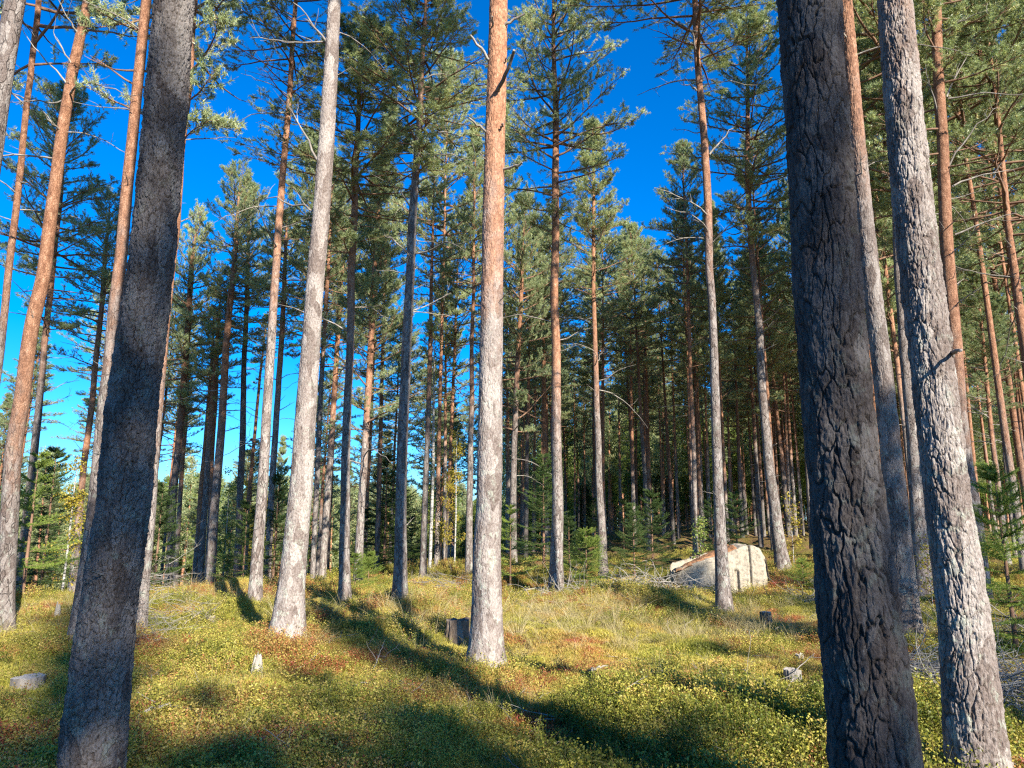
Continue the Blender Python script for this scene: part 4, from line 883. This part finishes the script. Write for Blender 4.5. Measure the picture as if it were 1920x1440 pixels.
# ------------------------------------------------------------------ boulder
def boulder():
    Yb = 16.0; sx_ = at(0, 1080, Yb)[3]/F
    xl = (1268-960)*sx_; xr = (1441-960)*sx_; W = xr-xl; cx_ = (xl+xr)/2; zb = tz(cx_, Yb)
    ztop = lambda py: at(1350, py, Yb)[2]-zb
    root = empty('boulder', (cx_, Yb, zb)); tag(root, 'pale split granite boulder with drill grooves, its sloping top covered in rusty needles', 'boulder')
    tu = np.array([0, .03, .12, .30, .45, .60, .76, .86, .93, 1.0]); tp = [1072, 1067, 1061, 1051, 1043, 1035, 1024, 1023, 1029, 1045]
    th_ = np.array([ztop(q) for q in tp]); nu = 170; nf = 70; nt_ = 26; nbk = 26
    uu = np.linspace(0, 1, nu); top = np.interp(uu, tu, th_); T_ = 1.5*np.sqrt(np.clip(1-(2*uu-1)**6, 0, 1))+.02
    rows = []; 
    for v_ in np.linspace(0, 1, nf): rows.append((v_, 0.))                 # front face, bottom to top
    for v_ in np.linspace(0, 1, nt_)[1:]: rows.append((1., v_))             # over the top
    for v_ in np.linspace(0, 1, nbk)[1:]: rows.append((1-v_, 1.))
    V = []; kk = []
    for v_, b_ in rows:
        zz = v_*(top+.35)-.35; 
        xx = xl-cx_+W*uu + .10*(1-v_)*sst(uu, .7, 1)*1.0 - .10*v_*sst(uu, .8, 1)*0 - .12*(1-v_)*sst(1-uu, .7, 1)
        yy = b_*T_ + .12*sst(np.abs(2*uu-1), .85, 1)*(1-b_)+.05*(v_**4)
        arch = np.sin(b_*math.pi)*.05 if v_ == 1. else 0
        zz = zz+arch*(1-.8*sst(np.abs(2*uu-1), .8, 1)) - (b_*.12 if v_ == 1. else 0)*(1+1.6*sst(-uu, -.7, 0))
        V.append(np.stack([xx, yy+0*uu, zz], 1))
    V = np.array(V); x_, y_, z_ = V[..., 0], V[..., 1], V[..., 2]
    nz = fbm(x_*2.2+5, z_*2.2, y_*2.2, seed=77, oct=5)-.5; nz2 = fbm(x_*14, z_*14, y_*14, seed=78, oct=3)-.5
    fr = (np.arange(len(rows)) < nf)[:, None]
    V[..., 1] -= np.where(fr, .10*nz+.03*nz2, -.12*nz)
    V[..., 2] += np.where(fr, 0, .14*nz+.05*nz2)
    # drill grooves in the split face
    gx1 = (1408-960)*sx_-cx_; gx2 = (1382-960)*sx_-cx_
    V[..., 1] += np.where(fr, .055*np.exp(-((x_-gx1-.006*z_)/.018)**2)*sst(z_, .02, .08), 0)
    V[..., 1] += np.where(fr, .06*sst(-np.abs(x_-gx2), -.06, -.035)*sst(z_, .56, .50), 0)
    V[..., 1] += np.where(fr & (x_ < -.45), .25*(1-sst(x_, -1.1, -.45))*1., 0)
    idx = np.arange(len(rows)*nu).reshape(len(rows), nu)
    Fq = np.stack([idx[:-1, :-1], idx[:-1, 1:], idx[1:, 1:], idx[1:, :-1]], -1).reshape(-1, 4)
    e0 = idx[:, 0][::-1]; e1 = idx[:, -1]
    me = mesh_np('rock', V.reshape(-1, 3), [Fq, e0[None], e1[None]], [M_rock], smooth=True)
    link('rock', me, root)
    # needle litter cap on the top surface
    r0 = nf-1; r1 = nf+nt_-2; c0 = 3; c1 = int(nu*.70)
    C = V[r0+1:r1, c0:c1].copy(); C[..., 2] += .022+.02*(fbm(C[..., 0]*9, C[..., 1]*9, seed=5, oct=3)-.3)
    C[0, :, 2] -= .02; C[0, :, 1] -= .015
    C[0, :, 2] -= .05*fbm(C[0, :, 0]*11, C[0, :, 0]*0, seed=3)
    i2 = np.arange(C.shape[0]*C.shape[1]).reshape(C.shape[:2])
    Fq = np.stack([i2[:-1, :-1], i2[:-1, 1:], i2[1:, 1:], i2[1:, :-1]], -1).reshape(-1, 4)
    link('needle_litter', mesh_np('needle_litter', C.reshape(-1, 3), [Fq], [M_litter], smooth=True), root)['label'] = 'rusty needle litter on the sloping top'
boulder()

# ------------------------------------------------------------------ stumps
def stump(px, py, wpx, hpx, label, jag=0., m=None, depth=None, seed=1, name='tree_stump', cut=None):
    Yd = depth or ground_hit(px, py); x_, _, _, t = at(px, py, Yd); r = wpx*t/F/2; h = hpx*t/F
    root = empty(name, (x_, Yd, tz(x_, Yd))); tag(root, label, 'stump')
    seg = 64; nz_ = 26; th = np.linspace(0, 2*math.pi, seg, endpoint=False)
    ct, st = np.cos(th), np.sin(th); tp = h*(1+jag*(fbm(ct*2+seed, st*2, seed=seed, oct=3)-.5)*2.2)
    V = []
    for k_ in range(nz_):
        f = k_/(nz_-1); z_ = -.12+(tp+.12)*f
        rr = r*(1+.28*(1-f)**2.5-(.55*f*f if jag > .4 else 0))*(1+.10*(fbm(ct*2.5+3, st*2.5, seed=seed+1, oct=3)-.5)*2)+r*.22*(fbm(ct*7, st*7, z_*3, seed=seed+2, oct=4)-.5)*2
        V.append(np.stack([rr*ct, rr*st, z_+0*ct], 1))
    V = np.array(V); idx = np.arange(nz_*seg).reshape(nz_, seg); nx = np.roll(idx, -1, 1)
    Fq = np.stack([idx[:-1], nx[:-1], nx[1:], idx[1:]], -1).reshape(-1, 4)
    link('bark' if m is None else 'wood', mesh_np('bark', V.reshape(-1, 3), [Fq], [m or M_stump], smooth=True), root)
    rim = V[-1]; c = rim.mean(0)-np.array([0, 0, .10*jag*h]); rings = [rim*(1-k_/6)+c*(k_/6) for k_ in range(7)]
    W = np.array(rings); W[1:, :, 2] += .006*(fbm(W[1:, :, 0]*30, W[1:, :, 1]*30, seed=3)-.5)
    idx = np.arange(7*seg).reshape(7, seg); nx = np.roll(idx, -1, 1); Fq = np.stack([idx[:-1], nx[:-1], nx[1:], idx[1:]], -1).reshape(-1, 4)
    link('cut_face', mesh_np('cut_face', W.reshape(-1, 3), [Fq], [cut or M_cut]), root)
stump(52, 1300, 54, 29, 'old sawn stump in the shade at the lower left edge', .08, M_dead, seed=1)
stump(480, 1275, 26, 38, 'small pale jagged snag in the sunny heath below the flared grey pine', .6, M_grey, seed=2)
stump(858, 1200, 44, 34, 'dark low stump touching the left side of the central trunk', .12, seed=3, cut=M_stump)
stump(1437, 1170, 20, 17, 'little dark stump in the heath just right of the slim pine before the boulder', .1, seed=4)
stump(1487, 1282, 30, 24, 'small pale broken stump in front of the thick dark trunk', .12, M_grey, seed=5)
stump(107, 1160, 12, 24, 'thin pale snag standing in sunlit grass at the left', .5, M_grey, seed=6)
stump(1500, 1243, 14, 12, 'tiny weathered stump half sunk in heath above the small pale one', .4, M_grey, seed=7)
stump(862, 1098, 18, 10, 'low rotten stump far back just left of the central trunk', .3, M_cut, seed=8, depth=17)
stump(395, 1165, 16, 9, 'charred low stump on the sunny rise left of the slender pine', .3, M_dead, seed=9)

# ------------------------------------------------------------------ fallen branches and brushwood
def ground_branch(ptspx, rad, label, m=M_grey, twigs=6, lift=.05, seed=1, cat='branch', name='fallen_branch'):
    rng = np.random.default_rng(seed); P = []
    for (px, py, up) in ptspx:
        Yd = ground_hit(px, py+up*0); a = at(px, py, Yd); P.append([a[0], a[1], tz(a[0], Yd)+lift+up])
    P = np.array(P); n_ = 14; t = np.linspace(0, len(P)-1, n_); Q = np.stack([np.interp(t, range(len(P)), P[:, i]) for i in range(3)], 1)
    Q[1:-1] += rng.normal(0, rad*.6, (n_-2, 3)); org = Q[0].copy(); Q -= org
    mb = MB(); mb.tube(Q, np.linspace(rad, rad*.35, n_), 8)
    for i in range(twigs):
        k_ = rng.integers(2, n_); d = norm(rng.normal(size=3)+np.array([0, 0, .6])); l = rng.uniform(.12, .4); q = [Q[k_]]
        for _ in range(4): d = norm(d+rng.normal(0, .25, 3)); q.append(q[-1]+d*l/4)
        mb.tube(np.array(q), np.linspace(rad*.35, .0015, 5), 4)
    o = link(name, mb.mesh(name, [m], True)); o.location = org; tag(o, label, cat); return o
ground_branch([(240, 1390, .02), (285, 1368, .05), (320, 1356, .05), (355, 1360, .02)], .019, 'bleached fallen branch lying right of the big scaly trunk', twigs=2, seed=1)
ground_branch([(340, 1186, 0), (372, 1172, .10), (410, 1185, .02)], .012, 'dark twisted dead branch on the sunny ground left of the flared pine', M_dead, 12, seed=2)
ground_branch([(985, 1115, .05), (1050, 1108, .1), (1110, 1104, .1)], .02, 'grey fallen limb in front of the tall reddish pine', twigs=10, seed=3)
ground_branch([(1345, 1270, .0), (1400, 1300, .15), (1455, 1330, .02)], .006, 'long thin dead twig arching over the heath left of the small pale stump', twigs=4, seed=4)
ground_branch([(1470, 1320, 0), (1500, 1285, .1), (1530, 1265, .12)], .007, 'thin bent twig crossing the small pale stump', twigs=1, seed=5)
ground_branch([(1105, 1272, .02), (1140, 1268, .04)], .016, 'short broken stick in the heath right of the central trunk', twigs=0, seed=6)
ground_branch([(1890, 1210, .03), (1925, 1212, .05)], .05, 'pale log end at the right edge of the picture', M_cut, 0, seed=7)
ground_branch([(1880, 1300, .2), (1905, 1350, .15), (1925, 1400, .05)], .009, 'thin yellow stick leaning at the lower right edge', M_grey, 1, seed=8)
ground_branch([(640, 1308, 0), (700, 1302, .06)], .009, 'thin grey stick on the heath below the central trunk to its left', twigs=3, seed=9)
ground_branch([(700, 1270, .02), (720, 1245, .2)], .007, 'upright dead twig left of the central trunk', twigs=5, seed=10)
def brush(px, py, w, dpt, h, n_, label, seed=1, depth=None, m=M_grey, long=1., thick=1.):
    Yd = depth or ground_hit(px, py); x_ = at(px, py, Yd)[0]; rng = np.random.default_rng(seed); mb = MB(); z0_ = tz(x_, Yd)
    for i in range(n_):
        p = np.array([rng.normal(0, w/2.2), rng.normal(0, dpt/2.2), 0]); p[2] = tz(x_+p[0], Yd+p[1])-z0_+rng.uniform(0, h)*math.exp(-(p[0]/w*1.6)**2)
        d = norm(np.array([rng.normal(), rng.normal()*.7, rng.uniform(-.1, .45)])); L_ = rng.uniform(.3, 1.0)*long; P = [p]; cv = rng.normal(0, .09, 3)-np.array([0, 0, .05])
        for s in range(8): d = norm(d+cv+rng.normal(0, .07, 3)); P.append(P[-1]+d*L_/8)
        P = np.array(P); P[:, 2] = np.maximum(P[:, 2], -.03); r_ = rng.uniform(.003, .010)*thick
        mb.tube(P, np.linspace(r_, r_*.3, 9), 4)
        for j in (3, 5, 7):
            if rng.random() < .7:
                q = norm(d+rng.normal(0, .7, 3)); l = rng.uniform(.08, .3); mb.tube(np.array([P[j], P[j]+q*l*.5, P[j]+q*l+rng.normal(0, .03, 3)]), [r_*.5, r_*.35, r_*.2], 3)
    o = link('brushwood_pile', mb.mesh('brushwood_pile', [m])); o.location = (x_, Yd, z0_); tag(o, label, 'brushwood')
brush(1225, 1098, 1.1, .8, .35, 190, 'heap of bleached grey branches at the left end of the boulder', 1, 15.2)
brush(1310, 1108, .8, .3, .25, 80, 'thin bare twigs leaning on the left half of the boulder face', 2, 15.3, long=.8)
brush(1065, 1108, 1.3, .5, .15, 130, 'low scatter of grey branches before the tall reddish pine', 3, 15.0)
brush(1735, 1300, .35, .5, .30, 190, 'shaded heap of dead branches between the two big right trunks', 4, 6.6, long=.7, thick=.7)
brush(1895, 1290, .7, .9, .40, 330, 'large tangle of grey dead branches at the right edge behind the orange-patched trunk', 5, 6.4, long=.8, thick=.7)
brush(1880, 1190, 1.2, .9, .22, 130, 'scattered twiggy branches farther back at the right edge', 6, 10.0, m=M_dead)
brush(300, 1085, .55, .5, 1.15, 170, 'pale bare twigs fanning out behind the right side of the big scaly trunk', 7, 9.4, long=.55, thick=.38)
brush(1510, 1125, .7, .3, .15, 60, 'pale twigs lying between the boulder and the thick dark trunk', 8, 14.2)
brush(830, 1095, 1.2, .7, .4, 80, 'bare brown brushwood far behind, left of the central trunk', 9, 17.5, m=M_dead)

# ------------------------------------------------------------------ light, sky
w = bpy.data.worlds.new('World'); sc.world = w; w.use_nodes = True; nt = w.node_tree; nt.nodes.clear()
o_ = nt.nodes.new('ShaderNodeOutputWorld'); bg = nt.nodes.new('ShaderNodeBackground'); sk = nt.nodes.new('ShaderNodeTexSky')
sk.sky_type = 'NISHITA'; sk.sun_disc = False; sk.sun_elevation = R(SEL); sk.sun_rotation = R(180-SAZ)
sk.air_density = 1.0; sk.dust_density = .3; sk.ozone_density = 3.0; sk.altitude = 200
hs = nt.nodes.new('ShaderNodeHueSaturation'); hs.inputs['Saturation'].default_value = 1.17
vm = nt.nodes.new('ShaderNodeVectorMath'); vm.operation = 'MULTIPLY'; vm.inputs[1].default_value = (.68, 1.12, 1.70)
nt.links.new(sk.outputs[0], vm.inputs[0]); nt.links.new(vm.outputs[0], hs.inputs['Color']); nt.links.new(hs.outputs[0], bg.inputs[0]); nt.links.new(bg.outputs[0], o_.inputs[0])
bg.inputs[1].default_value = .059
ld = bpy.data.lights.new('sun', 'SUN'); ld.energy = 5.0; ld.angle = R(.53); ld.color = (1.0, .93, .80)
lo = bpy.data.objects.new('sun', ld); col.objects.link(lo)
s = Vector((math.sin(R(SAZ))*math.cos(R(SEL)), -math.cos(R(SAZ))*math.cos(R(SEL)), math.sin(R(SEL))))
lo.rotation_euler = s.to_track_quat('Z', 'Y').to_euler(); lo.location = s*50

sc.view_settings.view_transform = 'Standard'; sc.view_settings.look = 'None'; sc.view_settings.exposure = 1.42; sc.view_settings.gamma = 1
sc.render.engine = 'CYCLES'
cy = sc.cycles; cy.max_bounces = 5; cy.diffuse_bounces = 2; cy.glossy_bounces = 1; cy.transmission_bounces = 3; cy.transparent_max_bounces = 4
cy.use_denoising = False; cy.denoiser = 'OPENIMAGEDENOISE'; cy.denoising_input_passes = 'RGB_ALBEDO_NORMAL'
cy.sample_clamp_indirect = 6; cy.use_adaptive_sampling = True; cy.adaptive_threshold = .008; cy.adaptive_min_samples = 24; cy.pixel_filter_type = 'BLACKMAN_HARRIS'; cy.filter_width = 1.25

for o in sc.objects:
    if 'label' in o and not 4 <= len(o['label'].split()) <= 16: print('LABEL', len(o['label'].split()), o['label'])
